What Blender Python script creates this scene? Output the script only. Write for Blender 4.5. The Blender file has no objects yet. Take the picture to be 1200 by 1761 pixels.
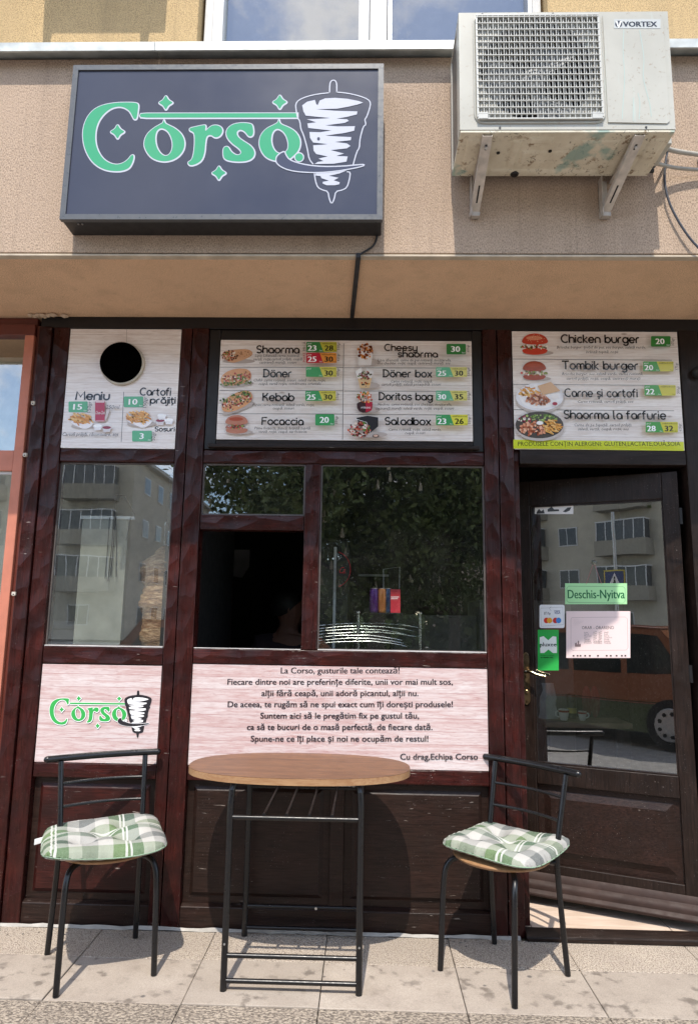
import bpy, math, random
import numpy as np
from mathutils import Vector, Matrix
from mathutils.geometry import tessellate_polygon
R_ = math.radians
random.seed(7); rng = np.random.default_rng(7)
S = bpy.context.scene
C = S.collection

# ---------------------------------------------------------------- camera, world, sun, exposure
CAMZ, CAMY, FPX = 1.36, -3.289, 1174.0
def _basis(y, p, r):
    fw = np.array([math.sin(y)*math.cos(p), math.cos(y)*math.cos(p), math.sin(p)])
    rt = np.cross(fw, [0, 0, 1]); rt /= np.linalg.norm(rt); up = np.cross(rt, fw)
    return math.cos(r)*rt+math.sin(r)*up, -math.sin(r)*rt+math.cos(r)*up, fw
RT, UP, FW = _basis(R_(-1.459), R_(9.255), R_(.896))
cd = bpy.data.cameras.new('camera'); cam = bpy.data.objects.new('camera', cd); C.objects.link(cam)
cd.sensor_fit = 'VERTICAL'; cd.sensor_height = 36; cd.sensor_width = 24; cd.lens = 24.0
cd.clip_start = .05; cd.clip_end = 500
cam.matrix_world = Matrix(((RT[0], UP[0], -FW[0], 0), (RT[1], UP[1], -FW[1], CAMY), (RT[2], UP[2], -FW[2], CAMZ), (0, 0, 0, 1)))
S.camera = cam
W = bpy.data.worlds.new('World'); S.world = W; W.use_nodes = True
wn, wl = W.node_tree.nodes, W.node_tree.links
wn.clear()
sky = wn.new('ShaderNodeTexSky'); sky.sky_type = 'NISHITA'; sky.sun_disc = False
sky.sun_elevation = R_(60); sky.sun_rotation = R_(184); sky.air_density = 1.1; sky.dust_density = .35; sky.ozone_density = 2.2
bg = wn.new('ShaderNodeBackground'); bg.inputs[1].default_value = 0.15
wo = wn.new('ShaderNodeOutputWorld')
tc = wn.new('ShaderNodeTexCoord'); mp = wn.new('ShaderNodeMapping'); mp.inputs['Scale'].default_value = (1.6, 1.6, 2.4); mp.inputs['Location'].default_value = (.35, .2, .1)
nz = wn.new('ShaderNodeTexNoise'); nz.inputs['Scale'].default_value = 3.1; nz.inputs['Detail'].default_value = 9; nz.inputs['Roughness'].default_value = .58
cr = wn.new('ShaderNodeValToRGB'); cr.color_ramp.elements[0].position = .47; cr.color_ramp.elements[1].position = .60
mx = wn.new('ShaderNodeMix'); mx.data_type = 'RGBA'; mx.inputs['B'].default_value = (7.6, 7.6, 7.7, 1)
wl.new(tc.outputs['Generated'], mp.inputs[0]); wl.new(mp.outputs[0], nz.inputs['Vector']); wl.new(nz.outputs[0], cr.inputs[0])
wl.new(cr.outputs[0], mx.inputs['Factor']); wl.new(sky.outputs[0], mx.inputs['A']); wl.new(mx.outputs['Result'], bg.inputs[0]); wl.new(bg.outputs[0], wo.inputs[0])
sd = bpy.data.lights.new('sun', 'SUN'); sd.energy = 2.35; sd.angle = R_(.55); sd.color = (1, .93, .83)
sun = bpy.data.objects.new('sun', sd); C.objects.link(sun)
SUNV = Vector((.045, .578, -1)); sun.rotation_euler = SUNV.to_track_quat('-Z', 'Y').to_euler(); sun.location = (0, -6, 12)
S.view_settings.view_transform = 'Standard'; S.view_settings.look = 'None'; S.view_settings.gamma = 1
S.view_settings.exposure = 1.22; S.view_settings.use_curve_mapping = False
S.cycles.max_bounces = 8; S.cycles.transparent_max_bounces = 16; S.cycles.use_denoising = True

# ---------------------------------------------------------------- helpers
def ray(px, py): return RT*(px-600)/FPX+UP*(880.5-py)/FPX+FW
def at(px, py, Y):
    d = ray(px, py); t = (Y-CAMY)/d[1]
    return Vector((d[0]*t, Y, CAMZ+d[2]*t))
def lin(c):
    if isinstance(c, str): c = [int(c[i:i+2], 16)/255 for i in (0, 2, 4)]
    return tuple(x/12.92 if x <= .04045 else ((x+.055)/1.055)**2.4 for x in c)+(1,)
class MB:
    def __init__(s): s.v = []; s.f = []; s.m = []
    def add(s, v, f, m=0):
        n = len(s.v); s.v += [tuple(p) for p in v]; s.f += [tuple(i+n for i in q) for q in f]; s.m += [m]*len(f); return s
    def box(s, x0, x1, y0, y1, z0, z1, m=0):
        v = [(x, y, z) for z in (z0, z1) for y in (y0, y1) for x in (x0, x1)]
        return s.add(v, [(0, 2, 3, 1), (4, 5, 7, 6), (0, 1, 5, 4), (2, 6, 7, 3), (0, 4, 6, 2), (1, 3, 7, 5)], m)
    def prism(s, pts, axis, a0, a1, m=0):
        n = len(pts)
        def P(u, w, a): return {'x': (a, u, w), 'y': (u, a, w), 'z': (u, w, a)}[axis]
        v = [P(u, w, a0) for u, w in pts]+[P(u, w, a1) for u, w in pts]
        tri = tessellate_polygon([[Vector((u, w, 0)) for u, w in pts]])
        f = [tuple(t) for t in tri]+[tuple(i+n for i in reversed(t)) for t in tri]+[(i, (i+1) % n, n+(i+1) % n, n+i) for i in range(n)]
        return s.add(v, f, m)
    def tube(s, path, r, seg=12, caps=True, m=0, smooth=0):
        P = [Vector(p) for p in path]
        for _ in range(smooth):
            Q = [P[0]]
            for a, b in zip(P, P[1:]): Q += [a*.75+b*.25, a*.25+b*.75]
            P = Q+[P[-1]]
        rr = r if isinstance(r, (list, tuple)) else [r]*len(P)
        if len(rr) != len(P): rr = list(np.interp(np.linspace(0, 1, len(P)), np.linspace(0, 1, len(rr)), rr))
        up = None; vs = []
        for i, p in enumerate(P):
            t = (P[min(i+1, len(P)-1)]-P[max(i-1, 0)]).normalized()
            if up is None: up = t.orthogonal().normalized()
            up = (up-t*up.dot(t)); up = up.normalized() if up.length > 1e-6 else t.orthogonal().normalized()
            sd_ = t.cross(up)
            vs += [p+(up*math.cos(a)+sd_*math.sin(a))*rr[i] for a in [2*math.pi*k/seg for k in range(seg)]]
        n = len(P); fs = [(i*seg+k, i*seg+(k+1) % seg, (i+1)*seg+(k+1) % seg, (i+1)*seg+k) for i in range(n-1) for k in range(seg)]
        if caps: fs += [tuple(range(seg-1, -1, -1)), tuple(range((n-1)*seg, n*seg))]
        return s.add(vs, fs, m)
    def lathe(s, prof, c=(0, 0, 0), seg=24, axis='z', m=0, caps=True):
        vs = []
        for r, h in prof:
            for k in range(seg):
                a = 2*math.pi*k/seg; x, y = r*math.cos(a), r*math.sin(a)
                p = {'z': (x, y, h), 'y': (x, h, y), 'x': (h, x, y)}[axis]
                vs.append((p[0]+c[0], p[1]+c[1], p[2]+c[2]))
        n = len(prof); fs = [(i*seg+k, i*seg+(k+1) % seg, (i+1)*seg+(k+1) % seg, (i+1)*seg+k) for i in range(n-1) for k in range(seg)]
        if caps: fs += [tuple(range(seg-1, -1, -1)), tuple(range((n-1)*seg, n*seg))]
        return s.add(vs, fs, m)
    def build(s, name, mats, parent=None, bevel=0, smooth=False, local=False, seg=2):
        me = bpy.data.meshes.new(name)
        off = Vector((0, 0, 0))
        if parent is not None and not local:
            p = parent
            while p is not None: off += p.location; p = p.parent
        me.from_pydata([tuple(Vector(p)-off) for p in s.v], [], s.f)
        if not isinstance(mats, (list, tuple)): mats = [mats]
        for m in mats: me.materials.append(m)
        if len(mats) > 1: me.polygons.foreach_set('material_index', s.m)
        me.validate(); me.update()
        o = bpy.data.objects.new(name, me); C.objects.link(o)
        if smooth: me.shade_smooth()
        if parent is not None: o.parent = parent
        if bevel:
            b = o.modifiers.new('bevel', 'BEVEL'); b.width = bevel; b.segments = seg; b.limit_method = 'ANGLE'; b.angle_limit = R_(40)
            w = o.modifiers.new('wn', 'WEIGHTED_NORMAL'); me.shade_smooth()
        return o
def auto(o, ang=40):
    me = o.data; me.shade_smooth()
    try: me.set_sharp_from_angle(angle=R_(ang))
    except Exception: pass
    return o
def tag(o, label=None, cat=None, group=None, kind=None):
    if label: o['label'] = label
    if cat: o['category'] = cat
    if group: o['group'] = group
    if kind: o['kind'] = kind
    return o
def thing(name, label, cat, loc=(0, 0, 0), rz=0, group=None):
    o = bpy.data.objects.new(name, None); C.objects.link(o); o.location = loc; o.rotation_euler.z = rz
    o.empty_display_size = .05
    return tag(o, label, cat, group)
def kids(o): return [c for c in bpy.data.objects if c.parent == o]
def copy_tree(o, parent=None):
    c = o.copy(); C.objects.link(c)
    if parent: c.parent = parent
    for ch in kids(o): copy_tree(ch, c)
    return c
def bx(name, x0, x1, y0, y1, z0, z1, m, parent=None, bevel=.002, local=False):
    return MB().box(x0, x1, y0, y1, z0, z1).build(name, m, parent, bevel=bevel, local=local)

# ---------------------------------------------------------------- materials
class NT:
    def __init__(s, name):
        s.mat = bpy.data.materials.new(name); s.mat.use_nodes = True; s.n = s.mat.node_tree.nodes; s.l = s.mat.node_tree.links
        s.b = s.n['Principled BSDF']
    def new(s, t, **k):
        o = s.n.new(t)
        for a, v in k.items(): setattr(o, a, v)
        return o
    def link(s, a, b): s.l.new(a, b)
    def coord(s, scale=(1, 1, 1), kind='Object', rot=(0, 0, 0)):
        t = s.new('ShaderNodeTexCoord'); m = s.new('ShaderNodeMapping'); m.inputs['Scale'].default_value = scale; m.inputs['Rotation'].default_value = rot
        s.link(t.outputs[kind], m.inputs[0]); return m.outputs[0]
    def geo(s, scale=(1, 1, 1)):
        t = s.new('ShaderNodeNewGeometry'); m = s.new('ShaderNodeMapping'); m.inputs['Scale'].default_value = scale
        s.link(t.outputs['Position'], m.inputs[0]); return m.outputs[0]
    def noise(s, vec, scale, detail=4, rough=.55, dist=0):
        t = s.new('ShaderNodeTexNoise'); t.inputs['Scale'].default_value = scale; t.inputs['Detail'].default_value = detail
        t.inputs['Roughness'].default_value = rough; t.inputs['Distortion'].default_value = dist
        s.link(vec, t.inputs['Vector']); return t.outputs[0]
    def vor(s, vec, scale, feat='F1', out='Distance'):
        t = s.new('ShaderNodeTexVoronoi'); t.feature = feat; t.inputs['Scale'].default_value = scale; s.link(vec, t.inputs['Vector']); return t.outputs[out]
    def ramp(s, fac, stops, interp='LINEAR'):
        r = s.new('ShaderNodeValToRGB'); r.color_ramp.interpolation = interp; e = r.color_ramp.elements
        while len(e) > 1: e.remove(e[-1])
        for i, (p, c) in enumerate(stops):
            if not isinstance(c, (tuple, list)): c = (c, c, c)
            x = e[0] if i == 0 else e.new(p); x.position = p; x.color = tuple(c)[:3]+(1,)
        s.link(fac, r.inputs[0]); return r.outputs[0]
    def mix(s, fac, a, b, mode='MIX'):
        m = s.new('ShaderNodeMix', data_type='RGBA', blend_type=mode)
        for sock, v in (('Factor', fac), ('A', a), ('B', b)):
            if isinstance(v, (int, float)): m.inputs[sock].default_value = v
            elif isinstance(v, (tuple, list)): m.inputs[sock].default_value = tuple(v)[:3]+(1,)
            else: s.link(v, m.inputs[sock])
        return m.outputs['Result']
    def math(s, op, a, b=0.0, c=None):
        m = s.new('ShaderNodeMath', operation=op)
        for i, v in enumerate((a, b) if c is None else (a, b, c)):
            if isinstance(v, (int, float)): m.inputs[i].default_value = v
            else: s.link(v, m.inputs[i])
        return m.outputs[0]
    def sep(s, vec):
        m = s.new('ShaderNodeSeparateXYZ'); s.link(vec, m.inputs[0]); return m.outputs
    def bump(s, h, strength=.3, dist=.002, prev=None):
        b = s.new('ShaderNodeBump'); b.inputs['Strength'].default_value = strength; b.inputs['Distance'].default_value = dist
        s.link(h, b.inputs['Height'])
        if prev is not None: s.link(prev, b.inputs['Normal'])
        return b.outputs[0]
    def out(s, col=None, rough=None, normal=None, metal=None, spec=None, coat=None):
        for k, v in (('Base Color', col), ('Roughness', rough), ('Normal', normal), ('Metallic', metal), ('Specular IOR Level', spec), ('Coat Weight', coat)):
            if v is None: continue
            if isinstance(v, (int, float)): s.b.inputs[k].default_value = v
            elif isinstance(v, (tuple, list)): s.b.inputs[k].default_value = tuple(v)[:3]+(1,)
            else: s.link(v, s.b.inputs[k])
        return s.mat
def simple(name, col, rough=.5, metal=0, var=.25, scale=12, bump=.1, bs=80, spec=None):
    t = NT(name); g = t.coord(); n = t.noise(g, scale, 5)
    c = t.ramp(n, [(.3, tuple(x*(1-var) for x in col[:3])), (.7, tuple(min(1, x*(1+var*.6)) for x in col[:3]))])
    r = t.ramp(t.noise(g, scale*2.3, 3), [(.3, max(0, rough-.08)), (.7, min(1, rough+.1))])
    return t.out(c, r, t.bump(t.noise(g, bs, 3), bump, .001), metal, spec)
M = {}
def wood(name, a, b, axis='z', rough=.3, hew=.5, scratch=.5):
    """stained, hand-hewn timber; axis = grain direction"""
    t = NT(name); sc = {'z': (1, 1, .06), 'x': (.06, 1, 1)}[axis]; g = t.geo(sc); gi = t.geo()
    grain = t.noise(g, 150, 5, .65, .4); blot = t.noise(gi, 7, 4, .6); mid = t.noise(t.geo({'z': (1, 1, .3), 'x': (.3, 1, 1)}[axis]), 22, 4)
    c = t.mix(t.ramp(blot, [(.35, 0.), (.66, 1.)]), a, b)
    c = t.mix(t.ramp(grain, [(.38, .9), (.58, 0.)]), c, tuple(x*.35 for x in a))
    c = t.mix(t.ramp(mid, [(.4, .35), (.62, 0.)]), c, tuple(x*.5 for x in b))
    sp = t.math('MULTIPLY', t.ramp(t.noise(gi, 260, 1), [(.735, 0.), (.76, 1.)]), t.ramp(t.noise(gi, 9, 2), [(.45, 0.), (.6, 1.)]))
    sc2 = t.ramp(t.noise(t.geo((.12, 1, 1)), 130, 2), [(.70, 0.), (.73, 1.)])
    sc2 = t.math('MULTIPLY', sc2, t.ramp(t.noise(gi, 5, 2), [(.52, 0.), (.66, 1.)]))
    c = t.mix(t.math('MULTIPLY', t.math('MAXIMUM', sp, sc2), scratch), c, (.42, .36, .32))
    hw = t.vor(t.geo({'z': (1, 1, .55), 'x': (.45, 1, 1)}[axis]), 15, 'F1')
    n1 = t.bump(hw, hew, .024); n2 = t.bump(grain, .6, .0014, n1)
    r = t.ramp(t.noise(gi, 18, 4), [(.3, rough-.08), (.7, rough+.14)])
    return t.out(c, r, n2, spec=.26)
RED_A, RED_B = (.062, .011, .008), (.020, .006, .006)
M['red_z'] = wood('mahogany_vertical', RED_A, RED_B, 'z', .30, .6, .9)
M['red_x'] = wood('mahogany_horizontal', RED_A, RED_B, 'x', .30, .6, .9)
BR_A, BR_B = (.027, .0155, .012), (.018, .0105, .008)
M['brown_z'] = wood('brown_timber_vertical', BR_A, BR_B, 'z', .38, .08, .6)
M['brown_x'] = wood('brown_timber_horizontal', BR_A, BR_B, 'x', .38, .08, .6)
M['panel'] = wood('panel_timber', (.034, .016, .012), (.024, .014, .011), 'x', .36, .05, .6)
M['redpanel'] = wood('red_panel_timber', (.060, .012, .009), (.026, .010, .009), 'x', .36, .05, .6)
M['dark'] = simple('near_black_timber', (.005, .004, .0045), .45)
M['orange'] = simple('salmon_painted_timber', (.50, .175, .11), .5, var=.12, bump=.2)
M['maroon'] = simple('maroon_painted_timber', (.13, .03, .02), .42, var=.2)
M['black_metal'] = simple('black_powder_coat', (.0045, .0045, .0055), .33, 0, .2, 30, .05, 400)
M['steel'] = simple('stainless_steel', (.55, .55, .55), .22, 1, .1)
M['alu'] = simple('brushed_aluminium', (.50, .51, .52), .35, .9, .1, 20)
M['white_metal'] = simple('white_painted_metal', (.5, .62, .58), .42, 0, .1, 14, .05)
M['pvc'] = simple('white_window_plastic', (.55, .55, .54), .35, 0, .05)
M['brass'] = simple('worn_brass', (.32, .22, .12), .35, .9, .4, 30, .2)
M['rubber'] = simple('black_rubber', (.012, .012, .013), .6)
M['conduit'] = simple('black_plastic_conduit', (.014, .013, .014), .5)
M['cable'] = simple('grey_cable_jacket', (.05, .055, .07), .5)
M['clear_plastic'] = simple('milky_plastic', (.6, .6, .62), .2)
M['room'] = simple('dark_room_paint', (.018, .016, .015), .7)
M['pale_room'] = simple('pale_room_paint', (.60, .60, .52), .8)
def stucco(name, a, b, scale=300, bump=.8, worm=False, dirt=.0):
    t = NT(name); g = t.geo((1, 1, 1)); v = t.geo((1, 1, .45)) if not worm else g
    n = t.noise(v, scale, 3, .6, .6 if worm else .2); big = t.noise(g, 1.7, 5, .6)
    c = t.mix(t.ramp(n, [(.38, 0.), (.55, 1.)]), tuple(x*.42 for x in a), a)
    c = t.mix(t.ramp(big, [(.35, 0.), (.7, .55)]), c, b)
    st = t.noise(t.geo((3, 3, .35)), 3.2, 4)
    c = t.mix(t.ramp(st, [(.48, 0.), (.72, .42)]), c, tuple(x*.66 for x in b)); c = t.mix(t.ramp(t.noise(t.geo((14, 14, .5)), 2.4, 3), [(.6, 0.), (.72, .3)]), c, tuple(x*.55 for x in b))
    return t.out(c, .93, t.bump(n, bump, .004), spec=.15)
M['stucco_pink'] = stucco('pinkish_beige_stucco', (.52, .39, .29), (.46, .345, .26), 250, 1.)
M['stucco_yellow'] = stucco('yellow_stucco', (.60, .43, .225), (.53, .39, .22), 200, .8, True)
M['stucco_soffit'] = stucco('tan_soffit_render', (.80, .54, .345), (.74, .495, .32), 260, .5)
def glass(name, base=.10, ior=1.75, tint=(.93, .95, .94), rough=0.0, smudge=0.0):
    t = NT(name); t.n.remove(t.b)
    tr = t.new('ShaderNodeBsdfTransparent'); tr.inputs[0].default_value = tint+(1,)
    gl = t.new('ShaderNodeBsdfGlossy'); gl.inputs['Roughness'].default_value = rough; gl.inputs[0].default_value = (.95, .95, .95, 1)
    fr = t.new('ShaderNodeFresnel'); fr.inputs[0].default_value = ior
    ge = t.new('ShaderNodeNewGeometry'); f = t.math('MULTIPLY', t.math('ADD', fr.outputs[0], base), t.math('SUBTRACT', 1.0, ge.outputs['Backfacing']))
    mxs = t.new('ShaderNodeMixShader'); t.link(f, mxs.inputs[0]); t.link(tr.outputs[0], mxs.inputs[1]); t.link(gl.outputs[0], mxs.inputs[2])
    # faint waviness of old float glass and a film of dust
    wv = t.bump(t.noise(t.geo(), 2.5, 2), .05, .008); t.link(wv, gl.inputs['Normal'])
    df = t.new('ShaderNodeBsdfDiffuse'); df.inputs[0].default_value = (.6, .6, .58, 1)
    dust = t.ramp(t.noise(t.geo(), 400, 1), [(.765, 0.), (.78, .8)])
    dust2 = t.ramp(t.noise(t.geo(), 5, 5), [(.3, .001+smudge*.3), (.75, .010+smudge)])
    ms = t.new('ShaderNodeMixShader'); t.link(t.math('MULTIPLY', t.math('MAXIMUM', dust, dust2), t.math('SUBTRACT', 1.0, ge.outputs['Backfacing'])), ms.inputs[0]); t.link(mxs.outputs[0], ms.inputs[1]); t.link(df.outputs[0], ms.inputs[2])
    t.link(ms.outputs[0], t.n['Material Output'].inputs[0]); return t.mat
M['glass'] = glass('window_glass', .10, 1.6)
M['glass_left'] = glass('dusty_window_glass', .20, 1.6, smudge=.03)
M['glass_door'] = glass('door_glass', .24, 1.6)
M['glass_up'] = glass('upstairs_window_glass', .16, 1.6)
def printmat(name='printed_vinyl', rough=.2):
    t = NT(name); a = t.new('ShaderNodeVertexColor'); a.layer_name = 'Col'; return t.out(a.outputs[0], rough, spec=.6)
M['print'] = printmat()
def boardmat(name, light, warm, dark, plank=.052, off=0.0, streak=.5):
    """photographic print of whitewashed planks"""
    t = NT(name); g = t.geo(); s = t.sep(g); z = t.math('DIVIDE', t.math('ADD', s[2], off), plank)
    fz = t.math('FRACT', z); idx = t.math('FLOOR', z)
    cb = t.new('ShaderNodeCombineXYZ'); t.link(t.math('ADD', t.math('MULTIPLY', s[0], 1.0), t.math('MULTIPLY', idx, 3.7)), cb.inputs[0]); t.link(s[2], cb.inputs[2]); t.link(idx, cb.inputs[1])
    mp_ = t.new('ShaderNodeMapping'); mp_.inputs['Scale'].default_value = (1, 1, 13); t.link(cb.outputs[0], mp_.inputs[0])
    g1 = t.noise(mp_.outputs[0], 5.5, 8, .66, .9); g2 = t.noise(mp_.outputs[0], 22, 4, .6, .4)
    wh = t.new('ShaderNodeTexWhiteNoise'); wh.noise_dimensions = '1D'; t.link(idx, wh.inputs['W'])
    c = t.mix(t.math('MINIMUM', 1., t.math('ADD', t.ramp(g1, [(.42, 0.), (.62, .85)]), t.math('MULTIPLY', wh.outputs[0], .38))), light, warm)
    c = t.mix(t.ramp(g2, [(.52, 0.), (.74, streak)]), c, dark)
    kn = t.ramp(t.vor(t.geo((1, 1, 2.6)), 3.1), [(.02, .75), (.06, 0.)]); c = t.mix(kn, c, dark)
    line = t.ramp(t.math('ABSOLUTE', t.math('SUBTRACT', fz, .5)), [(.475, 0.), (.492, .6)]); c = t.mix(line, c, dark)
    return t.out(c, .18, spec=.75)
M['board'] = boardmat('whitewashed_plank_print', (.88, .83, .80), (.74, .66, .61), (.34, .25, .21), streak=.35)
M['board_pink'] = boardmat('pink_plank_print', (.66, .585, .575), (.53, .37, .355), (.30, .12, .11), plank=.058, streak=.6)

# ---------------------------------------------------------------- flat print (vector art, lettering)
def smooth_loop(p, it=2, closed=True):
    p = [tuple(q) for q in p]
    for _ in range(it):
        q = [] if closed else [p[0]]
        n = len(p)
        for i in range(n if closed else n-1):
            a, b = p[i], p[(i+1) % n]
            q += [(a[0]*.75+b[0]*.25, a[1]*.75+b[1]*.25), (a[0]*.25+b[0]*.75, a[1]*.25+b[1]*.75)]
        if not closed: q.append(p[-1])
        p = q
    return p
def offset_loop(p, d):
    n = len(p); A = sum(p[i][0]*p[(i+1) % n][1]-p[(i+1) % n][0]*p[i][1] for i in range(n))
    sg = 1 if A > 0 else -1; o = []
    for i in range(n):
        a, b, c = p[i-1], p[i], p[(i+1) % n]
        n1 = Vector((b[1]-a[1], a[0]-b[0])); n2 = Vector((c[1]-b[1], b[0]-c[0]))
        if n1.length < 1e-9 or n2.length < 1e-9: o.append(b); continue
        n1.normalize(); n2.normalize(); m = n1+n2
        if m.length < .2: m = n1
        m.normalize(); k = 1/max(.5, m.dot(n1)); o.append((b[0]+sg*m.x*d*k, b[1]+sg*m.y*d*k))
    return o
_FC = {}
def glyphs(s, bold=0.0, res=2):
    key = (s, bold, res)
    if key not in _FC:
        cu = bpy.data.curves.new('t', 'FONT'); cu.body = s; cu.offset = bold; cu.resolution_u = res; cu.size = 1
        ob = bpy.data.objects.new('t', cu); me = bpy.data.meshes.new_from_object(ob)
        v = [(q.co.x, q.co.y) for q in me.vertices]; f = [tuple(p.vertices) for p in me.polygons]
        bpy.data.objects.remove(ob); bpy.data.curves.remove(cu); bpy.data.meshes.remove(me)
        _FC[key] = (v, f)
    return _FC[key]
CAPH = None
def cap_height():
    global CAPH
    if CAPH is None: CAPH = max(y for x, y in glyphs('H')[0])
    return CAPH
# rounded geometric stroke alphabet for the headings: x-height 1, capitals 1.5
def _arc(cx, cy, rx, ry, a0, a1, n=14): return [(cx+rx*math.cos(R_(a0+(a1-a0)*i/n)), cy+ry*math.sin(R_(a0+(a1-a0)*i/n))) for i in range(n+1)]
_O = _arc(.42, .5, .42, .5, 0, 360, 20)
def _arch(x0, w, top=1, h0=0): return [(x0, h0)]+_arc(x0+w/2, top-w/2, w/2, w/2, 180, 0, 10)+[(x0+w, 0)]
G = {
 'o': (.84, [_O]), 'a': (.84, [_O, [(.84, 0), (.84, .62)]]), 'n': (.78, [_arch(0, .78)]), 'm': (1.2, [_arch(0, .6), _arch(.6, .6)]),
 'h': (.78, [[(0, 1.5), (0, 0)], _arch(0, .78)]), 'r': (.45, [[(0, 0), (0, .58)]+_arc(.42, .58, .42, .42, 180, 85, 8)]),
 'e': (.84, [[(0.02, .5), (.84, .5)]+_arc(.42, .5, .42, .5, 0, 318, 18)]), 'c': (.72, [_arc(.42, .5, .42, .5, 48, 312, 16)]),
 'd': (.84, [_O, [(.84, 0), (.84, 1.5)]]), 'b': (.84, [_O, [(0, 0), (0, 1.5)]]), 'p': (.84, [_O, [(0, 1), (0, -.5)]]),
 'g': (.84, [_O, [(.84, 1), (.84, -.15)]+_arc(.46, -.15, .38, .35, 0, -150, 8)]),
 'y': (.78, [[(0, 1), (0, .42)]+_arc(.39, .39, .39, .39, 180, 360, 8), [(.78, 1), (.78, -.15)]+_arc(.42, -.15, .36, .35, 0, -150, 8)]),
 'u': (.78, [[(0, 1), (0, .39)]+_arc(.39, .39, .39, .39, 180, 360, 8)+[(.78, 1)]]),
 'i': (.0, [[(0, 0), (0, 1)], [(0, 1.32), (0, 1.42)]]), 'j': (.1, [[(.1, 1), (.1, -.15)]+_arc(-.15, -.15, .25, .35, 0, -110, 6), [(.1, 1.32), (.1, 1.42)]]),
 'l': (.2, [[(0, 1.5), (0, .15)]+_arc(.2, .18, .2, .18, 180, 270, 4)]), 't': (.42, [[(.12, 1.4), (.12, .25)]+_arc(.37, .25, .25, .25, 180, 275, 5), [(-.1, 1), (.42, 1)]]),
 'k': (.62, [[(0, 0), (0, 1.5)], [(.6, 1), (.05, .5), (.62, 0)]]), 'x': (.7, [[(0, 0), (.7, 1)], [(0, 1), (.7, 0)]]),
 'f': (.42, [[(.1, 0), (.1, 1.2)]+_arc(.4, 1.2, .3, .3, 180, 85, 6), [(-.12, 1), (.42, 1)]]),
 's': (.62, [_arc(.33, .75, .30, .25, 35, 270, 10)+_arc(.33, .25, .30, .25, 90, -145, 10)]),
 'S': (.8, [_arc(.4, 1.12, .38, .38, 35, 270, 12)+_arc(.4, .37, .40, .37, 90, -145, 12)]),
 'D': (1.1, [[(.12, 1.5), (.12, 0)], [(0, 1.5), (.35, 1.5)]+_arc(.35, .75, .72, .75, 90, -90, 14)+[(0, 0)]]),
 'K': (.9, [[(.05, 0), (.05, 1.5)], [(.8, 1.5), (.62, 1.05), (.08, .8)], [(.1, .8), (.62, .6), (.85, 0)]]),
 'F': (.8, [[(.8, 1.5), (0, 1.5), (0, 0)], [(0, .78), (.65, .78)]]), 'C': (1.05, [_arc(.62, .75, .62, .75, 55, 305, 18)]),
 'T': (1.0, [[(0, 1.5), (1.0, 1.5)], [(.5, 1.5), (.5, 0)]]), 'M': (1.3, [[(0, 0), (.12, 1.5), (.65, .5), (1.18, 1.5), (1.3, 0)]]),
 'L': (.7, [[(0, 1.5), (0, 0), (.7, 0)]]), ' ': (.35, []), '-': (.4, [[(0, .5), (.4, .5)]])}
G['ö'] = (.84, G['o'][1]+[[(.22, 1.28), (.22, 1.38)], [(.62, 1.28), (.62, 1.38)]])
G['ă'] = (.84, G['a'][1]+[_arc(.42, 1.5, .22, .2, 190, 350, 6)])
G['ș'] = (.62, G['s'][1]+[[(.33, -.2), (.26, -.42)]]); G['ț'] = (.42, G['t'][1]+[[(.25, -.2), (.18, -.42)]])
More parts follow.
